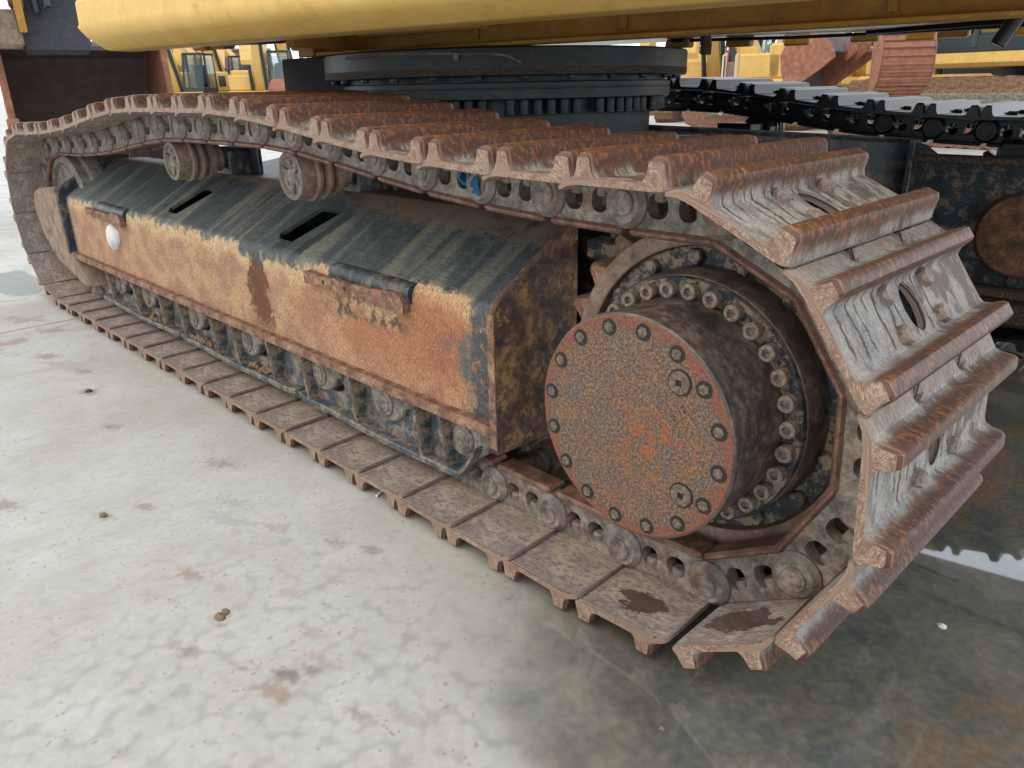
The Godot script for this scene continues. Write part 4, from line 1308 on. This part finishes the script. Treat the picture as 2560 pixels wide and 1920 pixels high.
# ---------------------------------------------------------------- yard behind
func bucket(called: String, label: String, t: Transform3D, w: float, mat: Material, ribs := 0, shut := false) -> Node3D:
	# side outline in (x, y): opening towards +x, lip at the bottom
	var o := thing(called, label, "bucket", t, "buckets in the yard behind")
	var side := V2([.0, 1.0, -.18, .96, -.42, .80, -.56, .55, -.56, .28, -.42, .08, -.18, .0, .18, -.04, .26, .0, .18, .34, .16, .70, .12, .98])
	for s in [-1, 1]:
		var m := MB.new()
		m.extrude(side, t, s * w / 2 - .02, s * w / 2 + .02, .006)
		part("side_plate", m, mat, o)
	var shell := PackedVector2Array()
	var pts := V2([.02, .98, -.18, .96, -.42, .80, -.56, .55, -.56, .28, -.42, .08, -.18, .0, .26, -.02])
	var m := MB.new()
	var rings := []
	for z in [-w / 2, w / 2]:
		var r := PackedVector3Array()
		for p in pts: r.append(t * Vector3(p.x, p.y, z))
		for i in range(pts.size() - 1, -1, -1): r.append(t * Vector3(pts[i].x * .95 + .01, pts[i].y * .95 + .03, z))
		rings.append(r)
	m.loft(rings)
	part("shell", m, M.bucket_in if shut else mat, o)
	for k in 5:
		m = MB.new()
		var z := lerpf(-w / 2 + .08, w / 2 - .08, k / 4.0)
		m.extrude(V2([.20, -.03, .30, -.05, .46, -.02, .30, .05, .2, .04]), t, z - .05, z + .05, .01)
		part("tooth", m, mat, o)
	for k in ribs:
		m = MB.new()
		var a := lerpf(.06, .94, k / maxf(1, ribs - 1))
		var i := int(a * (pts.size() - 1))
		var p := pts[i].lerp(pts[mini(i + 1, pts.size() - 1)], a * (pts.size() - 1) - i)
		var c := p + (p - Vector2(-.1, .5)).normalized() * .012
		m.box(t * Vector3(c.x, c.y, 0), Vector3(.05, .03, w * .98), .008, t.basis)
		part("wear_strip", m, mat, o)
	if ribs == 0:
		for s in [-1, 1]:
			m = MB.new()
			m.extrude(V2([-.12, .90, .14, .90, .10, 1.12, .02, 1.22, -.08, 1.12]), t, s * .14 - .02, s * .14 + .02, .006)
			part("hanger", m, mat, o)
	return o

# an excavator some way off: x forward, y up
func yard_excavator(label: String, at: Vector3, yaw: float, slew: float, boom: Array, paint: Material, cabz := -1.0, sc := 1.0) -> Node3D:
	var t := Transform3D(Basis(Vector3.UP, deg_to_rad(yaw)).scaled(Vector3(sc, sc, sc)), at)
	var h := t * Transform3D(Basis(Vector3.UP, deg_to_rad(slew)), Vector3.ZERO)
	var o := thing("excavator", label, "excavator", t, "excavators parked in the yard")
	for s in [-1, 1]:
		var m := MB.new()
		var pr := PackedVector2Array()
		for i in 88:
			var u := float(i) / 88.0 * 10.2
			var p := Vector2.ZERO
			var r := .42 + (.04 if i % 2 else 0.0)
			if u < 3.7: p = Vector2(1.85 - u, .44 - r)
			elif u < 5.1: p = Vector2(-1.85, .44) + Vector2(cos(-PI / 2 - (u - 3.7) / 1.4 * PI), sin(-PI / 2 - (u - 3.7) / 1.4 * PI)) * r
			elif u < 8.8: p = Vector2(-1.85 + (u - 5.1), .44 + r)
			else: p = Vector2(1.85, .44) + Vector2(cos(PI / 2 - (u - 8.8) / 1.4 * PI), sin(PI / 2 - (u - 8.8) / 1.4 * PI)) * r
			pr.append(p)
		m.extrude(pr, t, s * 1.25 - .3, s * 1.25 + .3, .01)
		var tr := part("crawler_track", m, M.rust, o, Transform3D(), 20)
		m = MB.new()
		m.box(Vector3(0, .5, s * 1.25), Vector3(3.2, .4, .66), .03)
		part("track_frame", m, M.grey_steel, tr, t)
	var m := MB.new()
	m.box(Vector3(0, .62, 0), Vector3(1.3, .4, 2.1), .03)
	m.lathe(V2([0, .7, .66, .7, .66, 1.0, 0, 1.0]), Vector3.ZERO, Vector3.UP, 28)
	part("slew_ring", m, M.ring, o, t)
	m = MB.new()
	m.box(Vector3(-.55, 1.12, 0), Vector3(3.3, .22, 2.7), .06)
	part("deck", m, paint, o, h)
	m = MB.new()
	m.box(Vector3(-1.0, 1.66, 0), Vector3(1.6, .86, 2.6), .06)
	m.box(Vector3(.1, 1.55, -cabz * .85), Vector3(1.3, .62, .9), .05)
	var en := part("engine_house", m, paint, o, h)
	m = MB.new()
	for s in [-1, 1]:
		m.box(Vector3(-1.0, 1.68, s * 1.305), Vector3(.7, .46, .02), .004)
		for k in 5: m.box(Vector3(-1.0, 1.52 + k * .08, s * 1.318), Vector3(.66, .03, .03), .004)
	part("louvre", m, M.cab_dark, en, h)
	m = MB.new()
	m.box(Vector3(-2.05, 1.5, 0), Vector3(.6, .95, 2.7), .16)
	part("counterweight", m, paint, o, h)
	# cab: posts, roof, panes
	m = MB.new()
	var cz := cabz * .88
	for x in [-.35, .45, 1.0]:
		for s in [-.45, .45]:
			var top := Vector3(x - (.30 if x > .9 else 0.0), 2.78, cz + s * .92)
			var foot := Vector3(x, 1.25, cz + s)
			m.tube(PackedVector3Array([foot, top]), .045, 8)
	m.box(Vector3(.16, 2.80, cz), Vector3(1.2, .08, .92), .03)
	m.box(Vector3(.33, 1.30, cz), Vector3(1.4, .24, .94), .03)
	m.box(Vector3(.05, 1.9, cz), Vector3(.5, .9, .5), .08)
	var cab := part("cab", m, M.cab_dark, o, h)
	for s in [-1, 1]:
		m = MB.new()
		m.box(Vector3(.02, 2.08, cz + s * .44), Vector3(.72, 1.25, .012), .0)
		part("cab_window", m, M.glass, cab, h)
	m = MB.new()
	m.box(Vector3(.86, 2.05, cz), Vector3(.012, 1.45, .84), .0, Basis(Vector3(0, 0, 1), .19))
	part("cab_window", m, M.glass, cab, h)
	m = MB.new()
	m.box(Vector3(-.37, 2.1, cz), Vector3(.012, 1.1, .8), .0)
	part("cab_window", m, M.glass, cab, h)
	# boom, stick, linkage
	var p0 := Vector2(.55, 1.35)
	var pts := [p0]
	for b in boom: pts.append(pts[-1] + Vector2(cos(deg_to_rad(b[0])), sin(deg_to_rad(b[0]))) * b[1])
	for i in boom.size():
		var a: Vector2 = pts[i]
		var b: Vector2 = pts[i + 1]
		var n := (b - a).normalized().orthogonal()
		m = MB.new()
		var w0: float = .22 if i == 0 else .26 - .05 * (i - 1)
		var w1 := .28 if i == 0 else .16
		m.extrude(PackedVector2Array([a + n * w0, a - n * w0, a.lerp(b, .5) - n * (w0 + w1) * .58, b - n * w1, b + (b - a).normalized() * .12, b + n * w1, a.lerp(b, .5) + n * (w0 + w1) * .58]), h, -.2, .2, .02)
		part("boom" if i < 2 else "stick", m, paint, o)
	m = MB.new()
	for s in [-.3, .3]:
		m.tube(PackedVector3Array([Vector3(.9, 1.1, s), Vector3(pts[1].x, pts[1].y - .2, s)]), .075, 10)
	if boom.size() > 2:
		m.tube(PackedVector3Array([Vector3(pts[1].x, pts[1].y + .35, 0), Vector3(pts[2].x, pts[2].y + .32, 0)]), .08, 10)
	part("hydraulic_cylinder", m, M.cab_dark, o, h)
	return o

func on_ray(deg: float, dist: float, y := 0.0) -> Vector3:
	var a := deg_to_rad(deg)
	return Vector3(.9918 + sin(a) * dist, y, 1.0728 - cos(a) * dist)

func yard() -> void:
	# a row of machines down the left gap
	var bm := [[62, 2.4], [28, 2.2], [-74, 2.3]]
	yard_excavator("yellow excavator with a dark slanted cab, nearest the dark raised bucket", on_ray(-67.4, 40), -50, 0, bm, M.yellow)
	yard_excavator("yellow excavator seen between two others, its boom bent over a dark glass cab", on_ray(-64.6, 43), -62, 8, bm, M.yellow)
	yard_excavator("yellow excavator whose boom and stick make an upright fork by the glass cab", on_ray(-62.6, 38), -48, 14, bm, M.yellow)
	yard_excavator("yellow excavator half hidden by the black rubber guard", on_ray(-60.2, 42), -55, 4, bm, M.yellow)
	yard_excavator("yellow excavator turned tail on, its engine hood above the far row", on_ray(-66.2, 55), 150, 0, bm, M.yellow)
	for k in 4:
		yard_excavator(["far yellow excavator behind the dark slanted cab", "far yellow excavator behind the bent boom", "far yellow excavator behind the upright fork of boom and stick", "far yellow excavator last in line by the black rubber guard"][k], on_ray([-68.2, -65.6, -63.5, -61.3][k], 60.0 + k * 4), -40.0 - k * 9, 6, bm, M.yellow)
	var b1 := thing("shed", "long plum coloured shed wall behind the left row of excavators", "building", Transform3D(Basis(), on_ray(-65.5, 75)))
	var m := MB.new()
	m.box(Vector3(0, 2.2, 0), Vector3(9, 4.4, 6), .05)
	part("wall", m, M.maroon, b1, Transform3D(Basis(Vector3.UP, deg_to_rad(65)), on_ray(-65.5, 75)))
	m = MB.new()
	m.box(Vector3(0, 4.5, 0), Vector3(9.4, .2, 6.4), .05)
	part("roof", m, M.grey_steel, b1, Transform3D(Basis(Vector3.UP, deg_to_rad(65)), on_ray(-65.5, 75)))
	bucket("digger_bucket", "small rust red bucket lying low beside the black rubber guard", Transform3D(Basis(Vector3.UP, deg_to_rad(120)).scaled(Vector3(.9, .9, .9)), on_ray(-61.0, 33, .75)), 1.2, M.bucket)
	# big raised bucket beyond the idler, with the end of its stick
	var t := Transform3D(Basis(Vector3.UP, deg_to_rad(-12)), on_ray(-73.1, 8.75, .52))
	big_bucket(t)
	# right gap
	var bo := [[58, 2.3], [20, 2.3], [-80, 2.2]]
	yard_excavator("small yellow machine with a dark rear window, first right of the slew ring", on_ray(-33.3, 34), 20, 180, [[40, 1.6]], M.yellow)
	yard_excavator("excavator with a tan arm and grey hydraulic cylinders, next to the pink frame", on_ray(-31.4, 28), -70, 0, bo, M.yellow)
	yard_excavator("yellow excavator with a black louvred engine side, left of the red bucket", on_ray(-27.6, 24), 200, -15, bo, M.yellow, 1.0)
	yard_excavator("excavator with a blue glazed cab directly behind the red bucket", on_ray(-22.2, 23), -78, 0, bo, M.yellow)
	yard_excavator("excavator with a yellow hood and a dark boom behind the ribbed bucket", on_ray(-18.4, 21), -84, 0, bo, M.yellow)
	yard_excavator("nearest yard excavator on the right, dusty track and yellow beam under its window", on_ray(-12.4, 17.5), 172, 0, bo, M.yellow, -1.0, 1.3)
	for k in 6:
		yard_excavator(["far excavator between the slew ring and the pink cage", "far excavator just right of the pink cage", "far excavator above the louvred machine", "far excavator between the red bucket and the blue cab", "far excavator to the right of the ribbed bucket", "far excavator behind the nearest yard excavator"][k], on_ray([-32.6, -29.3, -26.8, -23.4, -19.6, -16.0][k], 40.0 + (k % 3) * 7), -50.0 - k * 17, 10, bo, M.yellow, -1.0 if k % 2 else 1.0)
	var red := thing("lattice_cage", "pink red steel cage standing between the excavators", "cage", Transform3D(Basis(), on_ray(-30.0, 28)))
	for k in 4:
		m = MB.new()
		m.box(Vector3(-.45 + k * .3, 1.35, 0), Vector3(.07, 2.2, .07), .01)
		part("post", m, M.red, red, Transform3D(Basis(Vector3.UP, deg_to_rad(30)), on_ray(-30.0, 28)))
	for k in 5:
		m = MB.new()
		m.box(Vector3(0, .4 + k * .42, 0), Vector3(1.0, .06, .1), .01)
		part("rail", m, M.red, red, Transform3D(Basis(Vector3.UP, deg_to_rad(30)), on_ray(-30.0, 28)))
	m = MB.new()
	m.box(Vector3(-.2, 2.1, .1), Vector3(.55, .8, .5), .04)
	part("panel", m, M.red, red, Transform3D(Basis(Vector3.UP, deg_to_rad(30)), on_ray(-30.0, 28)))
	var under := thing("machine_guard", "cream coloured upright steel casting left of the pink cage", "casting", Transform3D(Basis(), on_ray(-30.75, 22)))
	for s in [-1, 1]:
		m = MB.new()
		m.box(Vector3(s * .16, 1.1, 0), Vector3(.12, 1.5, .2), .05)
		part("arm", m, M.pale_steel, under, Transform3D(Basis(Vector3.UP, deg_to_rad(30)), on_ray(-30.75, 22)))
	m = MB.new()
	m.box(Vector3(0, 1.0, -.05), Vector3(.25, 1.3, .1), .03)
	part("web", m, M.brown, under, Transform3D(Basis(Vector3.UP, deg_to_rad(30)), on_ray(-30.75, 22)))
	bucket("digger_bucket", "big orange red bucket with a row of teeth, hung above the far track", Transform3D(Basis(Vector3.UP, deg_to_rad(-8)) * Basis(Vector3(0, 0, 1), deg_to_rad(-62)), on_ray(-26.0, 15.5, 1.15)), 1.15, M.bucket, 0, true)
	bucket("digger_bucket", "upright bucket whose back is banded with level wear strips", Transform3D(Basis(Vector3.UP, deg_to_rad(122)) * Basis(Vector3(0, 0, 1), deg_to_rad(-12)), on_ray(-20.4, 14.2, .95)), .72, M.bucket, 15)
	for k in 3:
		tree(["round leafy tree above the small yellow machine", "pale tree behind the pink cage", "grey green tree beyond the left row of excavators"][k], on_ray([-32.7, -29.0, -67.6][k], [60.0, 72.0, 90.0][k]), 5.2, k)

func big_bucket(t: Transform3D) -> void:
	var o := thing("digger_bucket", "large dark raised bucket, open towards the machine, at the upper left", "bucket", t)
	var w := 1.34
	var side := V2([.34, 1.02, .0, 1.10, -.5, 1.0, -.78, .62, -.80, .22, -.55, -.06, .0, -.16, .46, -.14, .42, .3, .38, .7])
	for s in [-1, 1]:
		var m := MB.new()
		m.extrude(side, t, s * w / 2 - .028, s * w / 2 + .028, .008)
		part("side_plate", m, M.bucket, o)
		m = MB.new()
		m.box(Vector3(.44, .18, s * (w / 2 + .0)), Vector3(.16, .52, .10), .012)
		part("side_cutter", m, M.bucket, o, t)
	var pts := V2([.30, 1.03, .0, 1.09, -.5, .99, -.77, .62, -.79, .22, -.55, -.05, .0, -.15, .46, -.13])
	var m := MB.new()
	var rings := []
	for z in [-w / 2, w / 2]:
		var r := PackedVector3Array()
		for p in pts: r.append(t * Vector3(p.x, p.y, z))
		for i in range(pts.size() - 1, -1, -1): r.append(t * Vector3(pts[i].x * .95, pts[i].y * .94 + .03, z))
		rings.append(r)
	m.loft(rings)
	part("shell", m, M.bucket_in, o)
	m = MB.new()
	m.box(Vector3(.40, 1.15, .72), Vector3(.26, .30, .54), .03)
	part("top_beam", m, M.brown, o, t)
	for s in [.44, .66]:
		m = MB.new()
		m.extrude(V2([.30, 1.2, .56, 1.12, .60, 1.3, .54, 1.62, .30, 1.72, .14, 1.55]), t, s - .03, s + .03, .01)
		part("hanger", m, M.yellow_shaded_dirty, o)
		m = MB.new()
		m.cyl(Vector3(.38, 1.45, s - .05), Vector3(.38, 1.45, s + .06), .13, 24, .01)
		m.cyl(Vector3(.38, 1.45, s + .05), Vector3(.38, 1.45, s + .09), .07, 16, .01)
		part("pin", m, M.brown, o, t)
	m = MB.new()
	m.tube(PackedVector3Array([Vector3(.4, 1.7, .20), Vector3(.45, 1.34, .22), Vector3(.42, 1.28, .30), Vector3(.4, 1.8, .34)]), .035, 10)
	part("hose", m, M.cab_dark, o, t)
	for k in 5:
		m = MB.new()
		var z := lerpf(-w / 2 + .1, w / 2 - .1, k / 4.0)
		m.extrude(V2([.40, -.18, .54, -.18, .72, -.10, .54, -.07, .40, -.08]), t, z - .06, z + .06, .01)
		part("tooth", m, M.bucket, o)
	m = MB.new()
	m.box(Vector3(.12, 2.6, .12), Vector3(.5, 2.2, .36), .04, Basis(Vector3(0, 0, 1), .2))
	part("stick", m, M.yellow, o, t)
	m = MB.new()
	m.box(Vector3(.14, 1.36, .20), Vector3(.34, .80, .56), .04)
	part("shaded_block", m, M.shaded_block, o, t)  # added dark block; shade behind the top beam put into its colour

func tree(label: String, at: Vector3, h: float, sd: int) -> void:
	var o := thing("tree", label, "tree", Transform3D(Basis(), at), "trees behind the yard")
	var m := MB.new()
	m.cyl(at, at + Vector3(0, h * .6, 0), .16, 8, 0.0, .07)
	for k in 5:
		var a := TAU * k / 5.0 + sd
		m.cyl(at + Vector3(0, h * (.35 + .05 * k), 0), at + Vector3(cos(a) * 1.1, h * (.6 + .05 * k), sin(a) * 1.1), .06, 6, 0.0, .02)
	part("trunk", m, M.brown, o)
	var rng := RandomNumberGenerator.new()
	rng.seed = 60 + sd
	m = MB.new()
	for c in 26:
		var q := at + Vector3(rng.randfn() * .9, h * .72 + rng.randfn() * .8, rng.randfn() * .9)
		for k in 60:
			var p := q + Vector3(rng.randfn(), rng.randfn() * .7, rng.randfn()) * .34
			var d := Vector3(rng.randfn(), rng.randfn(), rng.randfn()).normalized() * .13
			var e := d.cross(Vector3(rng.randfn(), rng.randfn(), rng.randfn())).normalized() * .07
			m.tri(p - d, p + e, p + d); m.tri(p - d, p + d, p - e)
	part("crown", m, M.leaves, o)

# ---------------------------------------------------------------- small things
func litter() -> void:
	var rng := RandomNumberGenerator.new()
	rng.seed = 31
	# blob of hard white foam stuck on the frame
	var m := MB.new()
	var c := Vector3(-2.985, .493, -.118)
	var rings := []
	for i in 7:
		var q := PackedVector3Array()
		var u := i / 6.0
		for j in 14:
			var a := TAU * j / 14.0
			var r := (.052 + .010 * sin(a * 3 + 1.3) + .006 * rng.randf()) * sqrt(maxf(.0, 1 - u * u * .98))
			q.append(c + Vector3(cos(a) * r * .92, sin(a) * r * 1.15, -.012 + .045 * u))
		rings.append(q)
	m.loft(rings)
	tag(part("foam_blob", m, M.white, self, Transform3D(), 80), "white blob of dried foam stuck on the rusty frame wall near the idler", "foam blob")
	# blue rag stuffed in a track link
	m = MB.new()
	var k := Vector3(-.43, .930, -.166)
	for s in 3:
		rings = []
		for i in 9:
			var u := i / 8.0
			var q := PackedVector3Array()
			var o := k + Vector3(-.028 + .022 * s + u * .02 + .012 * sin(u * 7 + s), .022 - u * u * .05 - .004 * s, .012 * sin(u * 5 + s * 2))
			for j in 10:
				var a := TAU * j / 10.0
				var r := (.008 + .009 * sin(PI * clampf(u * 1.1, 0, 1))) * (1 + .35 * sin(a * 3 + u * 6 + s))
				q.append(o + Vector3(cos(a) * r * .9, sin(a) * r * .8, cos(a + .8) * r * .7))
			rings.append(q)
		m.loft(rings)
	tag(part("rag", m, M.rag, self, Transform3D(), 60), "crumpled blue rag stuffed in a link of the upper track run", "rag")
	m = MB.new()
	m.cyl(Vector3(-.738, .005, -.046), Vector3(-.722, .0055, -.012), .0042, 10, .0006)
	tag(part("cigarette_end", m, M.paper, self), "white cigarette end on the concrete beside the track shoes", "cigarette end")
	var places := [[-.525, .562, .012, "brown clod, larger of the pair in the middle of the foreground concrete"], [-.533, .545, .009, "brown clod touching the larger clod in the middle of the foreground"], [-1.206, .598, .011, "lone clod near the left edge of the concrete"], [-2.303, .304, .013, "largest dark clod, beside the far half of the track"], [.39, .12, .005, "yellow grain in the puddle under the sprocket"], [.47, .30, .006, "pale chip in the puddle at the bottom of the picture"], [.66, -.55, .008, "white flake on the wet floor inside the track"], [.80, -.02, .018, "rust coloured flake in the puddle at the right edge"]]
	for p in places:
		m = MB.new()
		var r: float = p[2]
		rings = []
		for i in 6:
			var u := i / 5.0
			var q := PackedVector3Array()
			for j in 9:
				var a := TAU * j / 9.0
				var s := r * sqrt(maxf(.02, 1 - u * u)) * rng.randf_range(.75, 1.2)
				q.append(Vector3(p[0] + cos(a) * s * 1.3, .0005 + u * r * .8, p[1] - sin(a) * s))
			rings.append(q)
		m.loft(rings)
		var mt: Material = M.soil
		if p[3].begins_with("white") or p[3].begins_with("pale"): mt = M.white
		if p[3].begins_with("rust"): mt = M.bucket
		if p[3].contains("dark"): mt = M.grime
		tag(part("dirt_clod", m, mt, self, Transform3D(), 60), p[3], "clod" if p[3].contains("clod") or p[3].contains("crumb") else "flake", "bits of dirt lying on the concrete")

func ground() -> void:
	var y := 0.0
	var m := MB.new()
	m.quad(Vector3(GX0, y, GZ0 + GH), Vector3(GX0, y, GZ0), Vector3(GX0 + GW, y, GZ0), Vector3(GX0 + GW, y, GZ0 + GH))
	m.uvf = func(p: Vector3) -> Vector2: return Vector2((p.x - GX0) / GW, (p.z - GZ0) / GH)
	var mesh := m.mesh()
	m = MB.new()
	var X := [-320.0, GX0, GX0 + GW, 320.0]
	var Z := [-320.0, GZ0, GZ0 + GH, 320.0]
	for i in 3:
		for j in 3:
			if i == 1 and j == 1: continue
			m.quad(Vector3(X[i], y, Z[j + 1]), Vector3(X[i], y, Z[j]), Vector3(X[i + 1], y, Z[j]), Vector3(X[i + 1], y, Z[j + 1]))
	m.uvf = func(p: Vector3) -> Vector2: return Vector2(p.x, p.z) / 4.0
	mesh.add_surface_from_arrays(Mesh.PRIMITIVE_TRIANGLES, m.mesh().surface_get_arrays(0))
	var o := MeshInstance3D.new()
	o.name = "ground"
	o.mesh = mesh
	mesh.surface_set_material(0, ground_material())
	var far := StandardMaterial3D.new()
	far.albedo_texture = ntex(77, .01, [[0.0, S(168, 166, 158)], [.45, S(194, 193, 186)], [1.0, S(212, 212, 206)]], 6)
	far.roughness = .85
	mesh.surface_set_material(1, far)
	add_child(o, true)
	tag(o, "pale concrete yard, dark and wet under the sprocket", "ground", "", "structure")

var idler_x := -3.87

func _ready() -> void:
	# camera
	var cam := Camera3D.new()
	cam.fov = 53.56
	cam.near = .05
	cam.far = 900
	cam.transform = Transform3D(Basis(Vector3(.69919753, -.01863951, -.71468551), Vector3(-.24691553, .93185135, -.26586797), Vector3(.67093631, .36236118, .64694578)), Vector3(.9918, 1.1259, 1.0728))
	add_child(cam)
	cam.current = true
	# bright overcast sky
	var env := Environment.new()
	env.background_mode = Environment.BG_SKY
	var sky := Sky.new()
	var sm := ProceduralSkyMaterial.new()
	sm.sky_top_color = S(206, 218, 232)
	sm.sky_horizon_color = S(236, 240, 244)
	sm.sky_curve = .3
	sm.ground_bottom_color = S(150, 148, 142)
	sm.ground_horizon_color = S(210, 210, 206)
	sm.sky_energy_multiplier = 1.0
	sky.sky_material = sm
	env.sky = sky
	env.tonemap_mode = Environment.TONE_MAPPER_LINEAR
	env.tonemap_exposure = 2.15
	env.sdfgi_enabled = true
	env.ssao_enabled = true
	env.ssil_enabled = true
	var we := WorldEnvironment.new()
	we.environment = env
	add_child(we)
	var sun := DirectionalLight3D.new()
	sun.light_energy = .24
	sun.light_angular_distance = 40
	sun.light_color = Color(1, .97, .92)
	sun.shadow_enabled = true
	sun.rotation_degrees = Vector3(-46, -24, 0)
	add_child(sun)

	make_materials()
	ground()
	yard()
	var pins := track_pins(0.0, 80.6)
	idler_x = 99.0
	for p in pins: idler_x = minf(idler_x, p.x)
	idler_x += .388
	var ex := thing("excavator", "near excavator, its rusty crawler track and final drive filling the picture", "excavator", Transform3D(Basis(), BASE))
	var shoe := shoe_mesh()
	var link := link_mesh()
	var hexm := hex_mesh(.0185, .017, 6, .35)
	lower_structure(ex)
	upper_structure(ex)
	crawler(ex, shoe, link, rail_mesh(1), rail_mesh(-1), hexm, pins, ZC, true)
	crawler(ex, shoe, link, rail_mesh(1), rail_mesh(-1), hexm, track_pins(.035, 92.0), -2.895, false)
	far_frame(ex)
	track_frame(ex)
	final_drive(ex)
	litter()
	print("pins ", pins.size(), " idler ", idler_x, " close ", pins[pins.size() - 1].distance_to(pins[0]))
